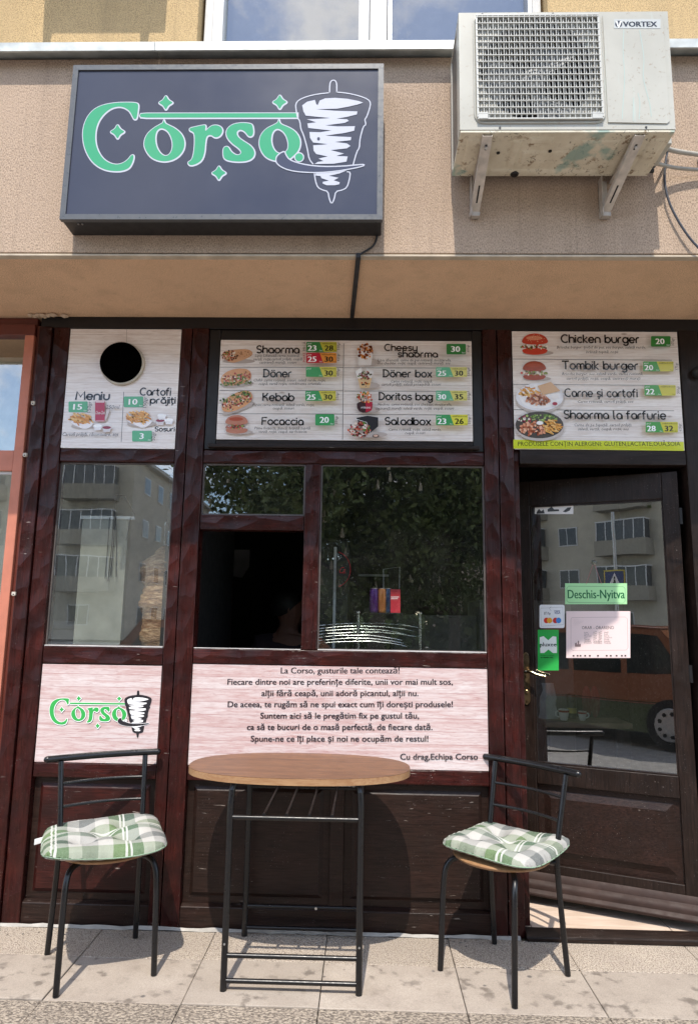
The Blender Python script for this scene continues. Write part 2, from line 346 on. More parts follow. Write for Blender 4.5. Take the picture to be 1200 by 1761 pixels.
class Print:
    """flat print on a plate: photo pixels -> plate coordinates (x, z) through `m`; colour per face, a hair of depth per layer"""
    def __init__(s, m, y0=0.0, step=.00025): s.m = m; s.v = []; s.f = []; s.c = []; s.k = 0; s.y0 = y0; s.st = step
    def layer(s): s.k += 1; return s
    def raw(s, v2, faces, col):
        n = len(s.v); y = s.y0-s.k*s.st
        s.v += [(a, y, b) for a, b in v2]; s.f += [tuple(i+n for i in f) for f in faces]; s.c += [lin(col) if isinstance(col, str) else tuple(col)[:3]+(1,)]*len(faces)
    def pts(s, P): return [s.m(*p) for p in P]
    def poly(s, P, col, holes=(), px=True):
        L = [s.pts(P) if px else P]+[s.pts(h) if px else h for h in holes]
        tri = tessellate_polygon([[Vector((a, b, 0)) for a, b in l] for l in L])
        s.raw([q for l in L for q in l], [tuple(t) for t in tri], col); return s
    def rect(s, x0, y0, x1, y1, col): return s.poly([(x0, y0), (x1, y0), (x1, y1), (x0, y1)], col)
    def ell(s, cx, cy, rx, ry, col, n=16, rot=0):
        c, q = math.cos(rot), math.sin(rot)
        P = s.pts([(cx+rx*math.cos(a)*c-ry*math.sin(a)*q, cy+rx*math.cos(a)*q+ry*math.sin(a)*c) for a in [2*math.pi*i/n for i in range(n)]])
        s.raw(P, [tuple(range(n))], col); return s
    def rr(s, x0, y0, x1, y1, r, col):
        P = []
        for cx, cy, a in ((x1-r, y0+r, -90), (x1-r, y1-r, 0), (x0+r, y1-r, 90), (x0+r, y0+r, 180)):
            P += [(cx+r*math.cos(R_(a+b)), cy+r*math.sin(R_(a+b))) for b in (0, 30, 60, 90)]
        return s.poly(P, col)
    def stroke(s, P, w, col, px=True, closed=False):
        Q = [Vector(s.m(*p)) if px else Vector(p) for p in P]; n = len(Q); L = []; Rr = []
        for i in range(n):
            a = Q[(i-1) % n] if (closed or i > 0) else Q[i]; b = Q[(i+1) % n] if (closed or i < n-1) else Q[i]
            d = (b-a); d = d.normalized() if d.length > 1e-9 else Vector((1, 0)); nn = Vector((-d.y, d.x))*w/2
            e = Vector((0, 0))
            if not closed and i == 0: e = -d*w*.25
            if not closed and i == n-1: e = d*w*.25
            L.append(Q[i]+nn+e); Rr.append(Q[i]-nn+e)
        m = n if closed else n-1
        s.raw([tuple(q) for q in L+Rr], [(i, (i+1) % n, n+(i+1) % n, n+i) for i in range(m)], col); return s
    def text(s, t, x0, x1, yb, cap, col, shear=0, bold=0, res=2, vert=0, font=None):
        """fit text between x0 and x1 at baseline yb with capitals `cap` pixels tall; vert = turned 90 degrees, reading upwards"""
        if vert:
            a = Vector(s.m(x0, yb)); h = (Vector(s.m(x0, yb-vert))-a).y; cw = abs((Vector(s.m(x0+cap, yb))-a).x)
            v, f = glyphs(t, bold, res); X = [p[0] for p in v]; mn, mxx = min(X), max(X)
            s.raw([(a.x-(y+0)/cap_height()*cw, a.y+(x-mn)/(mxx-mn)*h) for x, y in v], f, col); return s
        a = Vector(s.m(x0, yb)); b = Vector(s.m(x1, yb)); h = (Vector(s.m(x0, yb-cap))-a).y
        if font == 'head':
            wd = bold or .2; x = 0; paths = []
            for ch in t:
                ad, ps = G[ch]; paths += [[(px_+x, py_) for px_, py_ in p] for p in ps]; x += ad+(.34 if ad < .1 or ch in 'rtfl' else .26)
            tot = x-.26; kx = (b.x-a.x)/tot; ky = h/1.5; w = wd*(kx+ky)/2
            for p in paths: s.stroke([(a.x+q[0]*kx, a.y+q[1]*ky) for q in p], w, col, px=False)
            return s
        v, f = glyphs(t, 0, res)
        if not v: return s
        X = [p[0] for p in v]; mn, mxx = min(X), max(X); k = (b.x-a.x)/(mxx-mn); ky = h/cap_height()
        for sh_ in ((0,) if not bold else (-bold, bold)):
            if sh_ > 0: s.layer()
            s.raw([(a.x+(x-mn+sh_)*k+shear*y*ky, a.y+y*ky+(b.y-a.y)*(x-mn)/(mxx-mn)) for x, y in v], f, col)
        return s
    def build(s, name, parent, local=True, mat=None):
        me = bpy.data.meshes.new(name); off = Vector((0, 0, 0))
        if not local:
            p = parent
            while p is not None: off += p.location; p = p.parent
        me.from_pydata([tuple(Vector(p)-off) for p in s.v], [], s.f)
        ca = me.color_attributes.new('Col', 'FLOAT_COLOR', 'CORNER'); arr = np.array([c for f, c in zip(s.f, s.c) for _ in f], dtype=np.float32)
        # keep face count equal to input
        ca.data.foreach_set('color', arr.ravel()); me.materials.append(mat or M['print'])
        o = bpy.data.objects.new(name, me); C.objects.link(o); o.parent = parent; return o
def wallmap(Y):
    def m(px, py):
        p = at(px, py, Y); return (p.x, p.z)
    return m
# ---------------------------------------------------------------- ground
def slabmat(name, a, b, kind):
    t = NT(name); g = t.geo(); big = t.noise(g, 4, 6, .65); fine = t.noise(g, 240, 3)
    obi = t.new('ShaderNodeObjectInfo'); c = t.mix(t.ramp(big, [(.35, 0.), (.68, 1.)]), a, b)
    c = t.mix(t.math('MULTIPLY', obi.outputs['Random'], .45), c, tuple(x*.72 for x in a))
    c = t.mix(t.ramp(fine, [(.35, .35), (.6, 0.)]), c, tuple(x*.5 for x in b))
    if kind == 'smooth':
        st = t.math('MULTIPLY', t.ramp(t.noise(g, 16, 3, .5), [(.55, 0.), (.66, .6)]), t.ramp(t.noise(g, 3, 2), [(.40, 0.), (.55, 1.)]))
        c = t.mix(st, c, (.075, .06, .05)); gum = t.ramp(t.vor(g, 6.5), [(.05, .75), (.075, 0.)]); c = t.mix(gum, c, (.07, .065, .065))
        nb = t.bump(fine, .5, .0015)
    elif kind == 'pebble':
        v = t.vor(g, 170); c = t.mix(t.ramp(v, [(.3, 0.), (.75, .8)]), c, (.22, .18, .15)); nb = t.bump(v, .9, -.006)
    else:
        v = t.noise(t.geo((1, 1.6, 1)), 75, 4, .7, .5); c = t.mix(t.ramp(v, [(.44, .85), (.56, 0.)]), c, (.085, .07, .06)); nb = t.bump(v, 1., .008)
    return t.out(c, .9, nb, spec=.2)
M['slab_smooth'] = slabmat('worn_smooth_slab', (.43, .37, .31), (.31, .26, .215), 'smooth')
M['slab_pebble'] = slabmat('pebbled_concrete', (.62, .53, .43), (.52, .44, .36), 'pebble')
M['slab_rough'] = slabmat('bush_hammered_stone', (.52, .44, .35), (.42, .35, .28), 'rough')
M['mortar'] = simple('pale_mortar', (.38, .36, .33), .9, bump=.8, bs=150)
M['joint'] = simple('dirty_joint', (.22, .19, .16), .9)
M['asphalt'] = simple('asphalt', (.26, .25, .235), .9, bump=.6, bs=200)
M['concrete'] = simple('kerb_concrete', (.42, .40, .36), .85, bump=.4)
M['line_white'] = simple('road_paint', (.75, .75, .72), .7)
ground = tag(bx('ground', -150, 150, -150, 60, -.5, -.16, M['asphalt'], bevel=0), kind='structure')
road = tag(bx('road', -120, 120, -11.5, -2.5, -.2, -.12, M['asphalt'], bevel=0), kind='structure')
for i in range(7): bx('painted_line', -9+i*3.0, -7.6+i*3.0, -7.1, -6.98, -.12, -.116, M['line_white'], road, bevel=0)
pave = tag(bx('pavement', -30, 30, -2.35, .02, -.13, -.028, M['joint'], bevel=0), kind='structure')
kerb = tag(bx('kerb', -30, 30, -2.5, -2.354, -.14, .0, M['concrete'], bevel=.012), kind='structure')
farpave = tag(bx('far_pavement', -120, 120, -15, -11.5, -.15, 0, M['concrete'], bevel=.01), kind='structure')
JX = [-4.24, -3.72, -3.21, -2.69, -2.17, -1.66, -1.15, -.645, -.150, .380, .879, 1.402, 1.92, 2.44, 2.96, 3.48]
rowz = [(-.262, -.012, 'slab_pebble'), (-.592, -.266, 'slab_smooth'), (-.92, -.597, 'slab_rough'), (-1.28, -.925, 'slab_smooth'), (-1.62, -1.285, 'slab_rough'), (-1.98, -1.625, 'slab_smooth'), (-2.35, -1.985, 'slab_rough')]
for ri, (ya, yb, mt) in enumerate(rowz):
    for i, (a, b) in enumerate(zip(JX, JX[1:])):
        if ri > 2 and (b < -2.6 or a > 2.4): continue
        dz = random.uniform(-.003, .0015)
        o = bx('slab', a+.0012, b-.0012, ya, yb, -.03, dz, M[mt], pave, bevel=.004)
for sx in ((-30, -4.24), (3.48, 30)): bx('paved_strip', sx[0], sx[1], -2.35, -.01, -.03, -.001, M['slab_rough'], pave, bevel=0)
# mortar bead along the foot of the shopfront
mo = MB(); n = 260; xs = np.linspace(-1.9, .70, n); w = np.interp(xs, np.linspace(-1.9, .7, 60), .002+.011*rng.random(60)); hh_ = np.interp(xs, np.linspace(-1.9, .7, 45), .003+.007*rng.random(45))
vv = []
for x, q, h0 in zip(xs, w, hh_): vv += [(x, -.0, h0+.002), (x, -q, .001+h0*.4), (x, -q-.004, -.002)]
ff = [(i*3+k, (i+1)*3+k, (i+1)*3+k+1, i*3+k+1) for i in range(n-1) for k in (0, 1)]
mo.add(vv, ff).build('mortar_bead', M['mortar'], pave)
bits = MB()
for _ in range(26):
    x = random.uniform(-1.6, .72); s_ = random.uniform(.002, .006); bits.lathe([(s_*.4, -.001), (s_, .001), (s_*.5, s_*.8)], (x, -random.uniform(.03, .1), 0), 6)
tag(bits.build('crumbs', M['joint'], None, smooth=True), 'scattered dark grit and crumbs on the pavement by the shopfront', None, None, 'stuff')

# ---------------------------------------------------------------- upper building
UP_Y = -.6; SOF = 2.902
bld = thing('apartment_building', 'stuccoed apartment building above the snack bar, yellow over pinkish beige', 'building', (0, -.6, 0))
bx('lower_band_wall', -6, 6, -.6, -.3, SOF+.012, 3.86, M['stucco_pink'], bld, bevel=.004)
sf = MB().box(-6, 6, -.575, 4.0, SOF+.004, SOF+.2).build('soffit', M['stucco_soffit'], bld)
bx('soffit_lip', -6, 6, -.603, -.572, SOF-.004, SOF+.006, simple('pale_edge', (.5, .42, .32), .8), bld, bevel=.002)
ch = MB()
for i in range(9): ch.lathe([(.004, -.012), (.012+.01*random.random(), -.002), (.010, .01)], (-1.735+.022*i*(.6+.4*random.random()), -.01-.02*random.random(), SOF-.002), 7)
ch.build('broken_plaster', simple('raw_plaster', (.55, .42, .3), .95, bump=1., bs=120), bld)
# window ledge of folded sheet: stands 65 mm proud of the band
for (a, b) in ((-6, -.957), (-.955, 1.9), (1.902, 6)):
    MB().prism([(-.665, 3.842), (-.665, 3.885), (-.5, 3.90), (-.5, 3.884), (-.655, 3.872), (-.655, 3.842)], 'x', a, b).build('drip_ledge', simple('painted_sheet_ledge', (.48, .50, .48), .4, .2), bld)
WX0, WX1 = -.80, .80
for (a, b) in ((-6, WX0), (WX1, 6)): bx('upper_wall', a, b, -.565, -.3, 3.86, 6.6, M['stucco_yellow'], bld, bevel=.004)
bx('upper_wall', WX0, WX1, -.565, -.3, 5.35, 6.6, M['stucco_yellow'], bld, bevel=.004)
def frame(x0, x1, z0, z1, w, y0, y1, name, parent, m):
    mb = MB(); mb.box(x0, x0+w, y0, y1, z0, z1); mb.box(x1-w, x1, y0, y1, z0, z1); mb.box(x0+w+.0005, x1-w-.0005, y0, y1, z0, z0+w); mb.box(x0+w+.0005, x1-w-.0005, y0, y1, z1-w, z1)
    return mb.build(name, m, parent, bevel=.004)
uw = frame(WX0+.012, WX1-.012, 3.86, 5.34, .055, -.50, -.42, 'window', bld, M['pvc'])
bx('frame', -.01, .072, -.498, -.43, 3.93, 5.27, M['pvc'], uw, .004)
frame(-.745, -.012, 3.92, 5.28, .05, -.52, -.44, 'sash', uw, M['pvc'])
frame(.074, .745, 3.92, 5.28, .022, -.515, -.44, 'screen_frame', uw, M['alu'])
MB().box(-.70, -.06, -.476, -.47, 3.965, 5.23).build('pane', M['glass_up'], uw)
MB().box(.09, .73, -.474, -.468, 3.94, 5.26).build('pane', M['glass_up'], uw)
bx('inner_curtain', -.74, .74, -.36, -.355, 3.9, 5.3, simple('net_curtain', (.03, .032, .05), .9), uw, 0)
MB().box(-2, 2, .6, .62, 3.5, 6.6).build('room_wall', M['room'], bld)
MB().box(-6, 6, -.3, 4, 6.6, 6.7).build('roof', M['concrete'], bld)
for x in (-6, 5.9): MB().box(x, x+.1, -.3, 4, 0, 6.6).build('end_wall', M['stucco_yellow'], bld)
MB().box(-5.9, 5.9, 3.95, 4.0, 0, 6.6).build('rear_wall', M['room'], bld)
# the sign's surface conduit and lead
cb = thing('sign_cable', 'black cable leaving the sign and running down the soffit in conduit', 'cable', tuple(at(618, 442, -.6)))
a = at(648, 410, -.605); b = at(617, 441, -.607)
MB().tube([a+Vector((0, .0, .03)), a, at(642, 424, -.61), at(628, 432, -.612), at(618, 438, -.612), b], .0045, 8, smooth=2).build('lead', M['rubber'], cb, smooth=True)
c0 = at(616, 446, -.60); xb = -.083
MB().prism([(c0.x-.010, -.604), (c0.x+.010, -.604), (xb+.010, -.03), (xb-.010, -.03)], 'z', SOF-.014, SOF-.002).build('conduit', M['conduit'], cb, bevel=.002)
MB().prism([(c0.x-.010, SOF-.016), (c0.x+.010, SOF-.016), (c0.x+.010, SOF+.004), (c0.x-.010, SOF+.004)], 'y', -.616, -.604).build('conduit_end', M['conduit'], cb)

# ---------------------------------------------------------------- wooden shopfront (plane Y = 0)
sh = thing('wooden_shopfront', 'dark red stained timber shopfront of the snack bar with open serving hatch', 'shopfront')
RZ, RX, BZ, BX_ = M['red_z'], M['red_x'], M['brown_z'], M['brown_x']
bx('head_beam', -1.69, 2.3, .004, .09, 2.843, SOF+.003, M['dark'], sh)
for x0, x1, y in ((-1.69, -1.624, -.012), (-1.620, -1.536, 0), (-.957, -.902, .004), (-.898, -.815, 0), (.578, .648, 0), (.652, .724, .002)):
    bx('post', x0, x1, y, .09, 0 if x0 < 0 else .0, 2.845, RZ, sh, .005)
bx('door_jamb', .728, .752, .03, .13, .04, 2.84, RZ, sh, .003)
bx('post', 1.562, 1.655, .0, .10, 0, 2.845, BZ, sh, .005); bx('post', 1.659, 1.78, .012, .09, 0, 2.845, BZ, sh, .004)
bx('wall_board', 1.784, 2.3, .02, .09, 0, 2.845, BZ, sh, .004)
bx('corner_strip', -1.716, -1.693, .018, .09, 0, 2.86, M['maroon'], sh, .003)
bays = ((-1.536, -.957), (-.815, .578))
for x0, x1 in bays:
    a, b = x0+.001, x1-.001
    bx('rail', a, b, .006, .08, 2.137, 2.204, RX, sh, .006)
    bx('rail', a, b, .004, .08, 1.150 if x0 < -1 else 1.160, 1.231, RX, sh, .005)
    bx('rail', a, b, .006, .08, .632, .698, RX, sh, .005)
    MB().prism([(.012, 0.), (.08, 0.), (.08, .098), (.030, .098), (.012, .088)], 'x', a, b).build('bottom_rail', M['panel'], sh, bevel=.003)
bx('rail', .753, 1.561, .004, .08, 2.147, 2.219, BX_, sh, .004)
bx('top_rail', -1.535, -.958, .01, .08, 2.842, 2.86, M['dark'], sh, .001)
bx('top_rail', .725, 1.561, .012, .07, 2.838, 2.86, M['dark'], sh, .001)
# frame round the middle menu
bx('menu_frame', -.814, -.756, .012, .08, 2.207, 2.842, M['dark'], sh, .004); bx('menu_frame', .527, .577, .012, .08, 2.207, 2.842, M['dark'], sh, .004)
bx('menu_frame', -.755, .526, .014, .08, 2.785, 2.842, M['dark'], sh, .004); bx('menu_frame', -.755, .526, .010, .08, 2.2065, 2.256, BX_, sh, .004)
bx('menu_molding', -.79, .555, -.012, .011, 2.212, 2.232, BX_, sh, .004)
def field(x0, x1, z0, z1, m, m2):
    """raised-and-fielded panel"""
    MB().box(x0, x1, .040, .06, z0, z1).build('panel_ground', m, sh)
    i, j = .048, .030
    v = [(x0+i, .030, z0+i), (x1-i, .030, z0+i), (x1-i, .030, z1-i), (x0+i, .030, z1-i), (x0+j, .0402, z0+j), (x1-j, .0402, z0+j), (x1-j, .0402, z1-j), (x0+j, .0402, z1-j),
         (x0+i, .026, z0+i), (x1-i, .026, z0+i), (x1-i, .026, z1-i), (x0+i, .026, z1-i)]
    MB().add(v, [(8, 9, 10, 11), (8, 0, 1, 9), (9, 1, 2, 10), (10, 2, 3, 11), (11, 3, 0, 8), (0, 4, 5, 1), (1, 5, 6, 2), (2, 6, 7, 3), (3, 7, 4, 0)]).build('panel', m2, sh)
field(-1.535, -.958, .099, .632, M['panel'], M['redpanel'])
field(-.814, -.150, .099, .632, M['panel'], M['panel']); field(-.084, .577, .099, .632, M['panel'], M['panel'])
bx('mullion', -.149, -.085, .022, .06, .099, .631, M['panel'], sh, .003)
bx('mullion', -.302, -.226, .003, .08, 1.232, 2.136, RZ, sh, .005)
bx('hatch_rail', -.814, -.303, .006, .08, 1.802, 1.876, RX, sh, .005)
bx('back_board', -1.72, .75, .062, .09, 0, 1.23, M['dark'], sh, 0); 
for x0, x1 in ((-1.535, -.958), (-.814, .577), (.753, 1.561)): MB().box(x0, x1, .06, .085, 2.21, 2.85).build('back_board', M['dark'], sh)
MB().box(-1.0, -.9, .085, .1, 0, 2.9).build('back_board', M['dark'], sh)
def pane(name, x0, x1, z0, z1, y, gm, bead=True):
    w = MB(); b = .007
    w.box(x0, x0+b, y-.006, y+.012, z0, z1); w.box(x1-b, x1, y-.006, y+.012, z0, z1); w.box(x0+b+.0003, x1-b-.0003, y-.008, y+.012, z0, z0+b); w.box(x0+b+.0003, x1-b-.0003, y-.006, y+.012, z1-b, z1)
    f = w.build('window', M['bead'], sh)
    p = MB().box(x0+b, x1-b, y, y+.005, z0+b, z1-b).build('pane', gm, f); return f
M['bead'] = simple('greyish_glazing_bead', (.10, .085, .08), .5)
pane('window', -1.535, -.958, 1.232, 2.136, .03, M['glass_left'])
pane('window', -.813, -.303, 1.877, 2.136, .026, M['glass'])
pane('window', -.225, .577, 1.232, 2.136, .026, M['glass'])
sil = simple('pale_aluminium_sill', (.55, .53, .52), .4)
for x0, x1 in ((-1.53, -.962), (-.222, .574)): bx('sill_strip', x0, x1, .004, .024, 1.2315, 1.236, sil, sh, .001)
bx('sill_strip', -.812, -.304, .004, .03, 1.2315, 1.2345, sil, sh, .001)
# threshold and step
MB().prism([(-.030, 0), (-.030, .018), (-.022, .027), (.034, .036), (.034, 0)], 'x', .726, 1.60).build('threshold', BX_, sh, bevel=.003)

# ---------------------------------------------------------------- door, opened inwards 23 degrees on its right-hand hinge
DW, DT = .79, .045
dr = bx('door', -.001, 0, 0, .001, .9, .901, BZ, None, 0); 
me = MB(); sw = .072
me.box(-DW, -DW+sw+.002, 0, DT, .085, 2.125); me.box(-sw, 0, 0, DT, .085, 2.125)
me.box(-DW+sw+.0025, -sw-.0005, .001, DT-.001, 1.99, 2.125); me.box(-DW+sw+.0025, -sw-.0005, .001, DT-.001, .585, .683); me.box(-DW+sw+.0025, -sw-.0005, .001, DT-.001, .085, .215)
bpy.data.objects.remove(dr)
dr = me.build('door', BZ, None, bevel=.004); dr.parent = sh; dr.location = (1.525, .032, 0); dr.rotation_euler.z = -R_(23)
def dpart(mb, name, m, bevel=0, smooth=False): return mb.build(name, m, dr, bevel=bevel, local=True, smooth=smooth)
x0, x1, z0, z1 = -DW+sw+.003, -sw-.001, .216, .584
dpart(MB().box(x0, x1, .022, .032, z0, z1), 'panel_ground', M['panel'])
i, j = .062, .028
v = [(x0+i, .010, z0+i), (x1-i, .010, z0+i), (x1-i, .010, z1-i), (x0+i, .010, z1-i), (x0+j, .0222, z0+j), (x1-j, .0222, z0+j), (x1-j, .0222, z1-j), (x0+j, .0222, z1-j), (x0+i, .006, z0+i), (x1-i, .006, z0+i), (x1-i, .006, z1-i), (x0+i, .006, z1-i)]
dpart(MB().add(v, [(8, 9, 10, 11), (8, 0, 1, 9), (9, 1, 2, 10), (10, 2, 3, 11), (11, 3, 0, 8), (0, 4, 5, 1), (1, 5, 6, 2), (2, 6, 7, 3), (3, 7, 4, 0)]), 'panel', M['panel'])
dpart(MB().box(-DW+sw+.003, -sw-.001, .018, .023, .684, 1.989), 'glass_pane', M['glass_door'])
mb = MB(); gx0, gx1 = -DW+sw+.003, -sw-.001
mb.box(gx0, gx0+.006, .006, .018, .684, 1.989); mb.box(gx1-.006, gx1, .006, .018, .684, 1.989); mb.box(gx0+.0065, gx1-.0065, .006, .018, .684, .690); mb.box(gx0+.0065, gx1-.0065, .006, .018, 1.983, 1.989)
dpart(mb, 'glazing_bead', M['brown_x'])
dpart(MB().prism([(-.001, .075), (-.046, .075), (-.050, .088), (-.040, .100), (-.034, .104), (-.036, .118), (-.030, .132), (-.016, .142), (-.014, .158), (-.001, .176)], 'x', -DW+.004, .0), 'weatherboard', simple('weathered_brown_timber', (.040, .024, .020), .55, bump=.5, bs=60, spec=.2), bevel=.003)
hb = MB(); hx = -DW+.036
pl = [(hx-.017, .985), (hx-.010, .972), (hx, .965), (hx+.010, .972), (hx+.017, .985), (hx+.017, 1.205), (hx+.010, 1.218), (hx, 1.225), (hx-.010, 1.218), (hx-.017, 1.205)]
hb.prism(pl, 'y', -.006, .0); h = dpart(hb, 'handle_plate', M['brass'], bevel=.002)
dpart(MB().tube([(hx-.004, -.004, 1.130), (hx-.004, -.03, 1.132), (hx-.002, -.045, 1.134), (hx+.03, -.05, 1.132), (hx+.065, -.05, 1.118), (hx+.105, -.048, 1.112)], [.009, .008, .009, .008, .007, .006], 10, smooth=2), 'handle', simple('polished_brass', (.62, .48, .30), .2, 1, .1), smooth=True)
dpart(MB().lathe([(.007, -.001), (.009, -.010), (.006, -.012)], (hx, 0, 1.03), 12, 'y'), 'lock', M['brass'])
for z in (1.205, .985): dpart(MB().lathe([(.004, -.001), (.004, -.009)], (hx, 0, z), 8, 'y'), 'screw', M['brass'])
for z in (.35, 1.15, 1.9): dpart(MB().lathe([(.009, z-.04), (.009, z+.04)], (.004, .004, 0), 10), 'hinge', M['dark'])

# ---------------------------------------------------------------- interior
room = thing('snack_bar_room', 'dark room of the snack bar behind the shopfront glass', 'room', (0, .1, 0))
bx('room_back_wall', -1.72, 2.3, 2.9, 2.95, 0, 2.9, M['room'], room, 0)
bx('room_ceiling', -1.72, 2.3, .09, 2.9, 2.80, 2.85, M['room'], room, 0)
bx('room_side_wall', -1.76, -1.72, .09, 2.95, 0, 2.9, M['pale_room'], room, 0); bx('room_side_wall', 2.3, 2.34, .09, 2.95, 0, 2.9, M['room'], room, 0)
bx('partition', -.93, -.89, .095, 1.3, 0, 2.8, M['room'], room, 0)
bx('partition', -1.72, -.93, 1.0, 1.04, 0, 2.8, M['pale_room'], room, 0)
tl = NT('pale_wood_look_tile'); g = tl.geo(); gr = tl.noise(tl.geo((.5, 4, 1)), 9, 5, .6, .5)
M['tile'] = tl.out(tl.ramp(gr, [(.3, (.50, .38, .29)), (.7, (.66, .53, .43))]), .45, tl.bump(gr, .15, .001))
MB().box(-1.72, .7, .09, 2.95, -.02, .0295).box(.7, 2.3, .036, 2.95, -.02, .0295).build('tile_bed', M['joint'], room)
fl = MB()
for ri in range(6):
    for k in range(7):
        x = -1.72+k*.62-(ri % 2)*.31; y = .036+ri*.24
        if x > .74-.62 and x < 2.0: bx('tile', max(x+.002, .73), x+.617, y+.002, y+.237, .0255, .033, M['tile'], room, .001)
MB().box(-1.72, 2.3, 1.48, 2.9, .0255, .033).build('far_tiles', M['tile'], room)
# ---------------------------------------------------------------- logo artwork
Z2 = lambda P: [(100+x/4, 100+y/4) for x, y in P]
Z3 = lambda P: [(430+x/4.8, 120+y/4.8) for x, y in P]
Z1 = lambda P: [(350+x/2.667, y/2.667) for x, y in P]
def diamond(cx, cy, r, k=.50):
    P = []
    for i in range(8):
        a = math.pi/4*i; q = r if i % 2 == 0 else r*k*1.15; P.append((cx+q*math.cos(a), cy+q*math.sin(a)))
    T = []
    for i in range(4):
        t, m_ = P[2*i], P[2*i+1]; a = math.pi/2*i; d = .10*r
        T += [(t[0]-d*math.sin(a), t[1]+d*math.cos(a))] if 0 else []
        T += [(t[0]*.93+cx*.07+d*math.sin(a), t[1]*.93+cy*.07-d*math.cos(a)), t, (t[0]*.93+cx*.07-d*math.sin(a), t[1]*.93+cy*.07+d*math.cos(a)), m_]
    return smooth_loop(T, 1)
LC = smooth_loop(Z2([(540, 303), (553, 318), (547, 365), (541, 412), (522, 418), (508, 388), (488, 355), (450, 333), (410, 328), (360, 342), (308, 385), (272, 440), (254, 510), (257, 590), (285, 660), (330, 708), (390, 730), (440, 722), (480, 695), (505, 660), (522, 666), (512, 712), (490, 752), (450, 770), (400, 775), (330, 768), (265, 737), (215, 685), (180, 610), (168, 530), (175, 460), (205, 390), (255, 340), (320, 314), (400, 302), (480, 300)]))
LO1 = smooth_loop(Z2([(727, 416), (733, 442), (755, 455), (805, 478), (852, 520), (872, 575), (862, 632), (822, 680), (762, 706), (700, 706), (640, 682), (602, 632), (588, 580), (608, 520), (658, 475), (705, 450), (722, 440)]))
LO1H = smooth_loop(Z2([(720, 478), (757, 498), (785, 555), (788, 615), (768, 658), (735, 672), (700, 650), (675, 605), (666, 548), (675, 500), (697, 480)]))
LR = smooth_loop(Z2([(903, 478), (935, 470), (1003, 455), (1016, 460), (1008, 506), (1048, 462), (1088, 455), (1122, 470), (1132, 498), (1115, 532), (1080, 545), (1052, 522), (1022, 530), (1012, 570), (1008, 640), (990, 698), (950, 726), (905, 736), (890, 712), (916, 700), (932, 660), (940, 580), (938, 515), (922, 500), (905, 495)]))
LS = smooth_loop(Z1([(212, 563), (226, 572), (229, 618), (208, 626), (190, 600), (167, 590), (150, 603), (157, 627), (188, 648), (220, 668), (236, 697), (226, 724), (195, 738), (140, 739), (95, 729), (89, 700), (92, 672), (112, 668), (126, 695), (155, 712), (176, 700), (166, 680), (130, 655), (105, 625), (104, 592), (130, 568), (170, 560)]))
LO2 = smooth_loop(Z3([(237, 402), (242, 430), (260, 448), (315, 468), (372, 502), (408, 555), (415, 612), (395, 668), (358, 705), (310, 745), (250, 752), (185, 742), (130, 718), (90, 665), (72, 600), (88, 530), (135, 478), (200, 448), (230, 430)]))
LO2H = smooth_loop(Z3([(232, 478), (280, 508), (310, 565), (318, 630), (303, 668), (262, 686), (225, 685), (190, 648), (172, 590), (177, 530), (197, 492)]))
BAR = [(242, 194.6), (252, 193.8), (511, 193.6), (511, 201.2), (252, 201.4), (242, 200.4), (240.5, 197.5)]
KN = smooth_loop(Z3([(212, 742), (218, 712), (248, 684), (286, 668), (296, 700), (322, 737), (380, 762), (480, 785), (600, 796), (750, 794), (900, 780), (942, 778), (936, 792), (850, 812), (700, 836), (560, 847), (420, 842), (320, 827), (250, 797), (218, 767)]), 1)
DL = Z3([(655, 185), (560, 195), (470, 215), (400, 245), (375, 280), (380, 330), (390, 390), (412, 422), (418, 485), (440, 530), (460, 600), (475, 660), (487, 735), (520, 775)])
DR = Z3([(715, 180), (800, 188), (900, 210), (975, 240), (995, 270), (985, 320), (960, 390), (945, 405), (957, 450), (935, 462), (915, 530), (905, 580), (902, 640), (880, 672), (850, 780)])
SP = Z3([(655, 185), (658, 110), (670, 86), (690, 80), (706, 88), (715, 112), (715, 180)])
LB = Z3([(530, 850), (540, 920), (560, 970), (600, 990), (643, 1000), (652, 1060), (672, 1108), (695, 1062), (706, 1000), (760, 990), (800, 968), (820, 900), (828, 842), (800, 838)])
MEAT = Z3([(430, 290), (470, 260), (535, 245), (545, 278), (557, 290), (575, 250), (620, 232), (700, 228), (800, 235), (900, 255), (932, 268), (880, 285), (800, 303), (720, 317), (545, 322), (700, 335), (885, 340), (880, 365), (800, 385), (712, 400), (800, 405), (815, 418), (780, 435), (620, 455), (720, 464), (865, 462), (858, 500), (780, 518), (620, 540), (740, 548), (835, 552), (830, 578), (700, 592), (800, 605), (828, 625), (800, 645), (665, 660), (775, 688), (710, 708), (805, 712), (795, 755), (690, 772), (530, 775), (560, 757), (605, 750), (565, 730), (640, 712), (545, 692), (525, 665), (520, 620), (590, 616), (640, 610), (520, 597), (495, 560), (490, 510), (580, 512), (670, 498), (480, 477), (473, 440), (545, 430), (468, 405), (560, 402), (662, 395), (460, 375), (440, 340)])
MEAT2 = Z3([(540, 850), (640, 846), (800, 826), (740, 852), (650, 872), (730, 888), (690, 910), (740, 925), (735, 942), (700, 950), (630, 950), (598, 935), (600, 922), (650, 912), (590, 892), (580, 874), (540, 870)])
DOT = [(430+(405+33*math.cos(a))/4.8, 120+(720+33*math.sin(a))/4.8) for a in np.linspace(0, 2*math.pi, 21)[:-1]]
DIAS = [(Z2([(408, 502)])[0], 11.6), (Z2([(740, 302)])[0], 11.6), (Z2([(1105, 786)])[0], 11.6), (Z3([(244, 261)])[0], 11.6)]
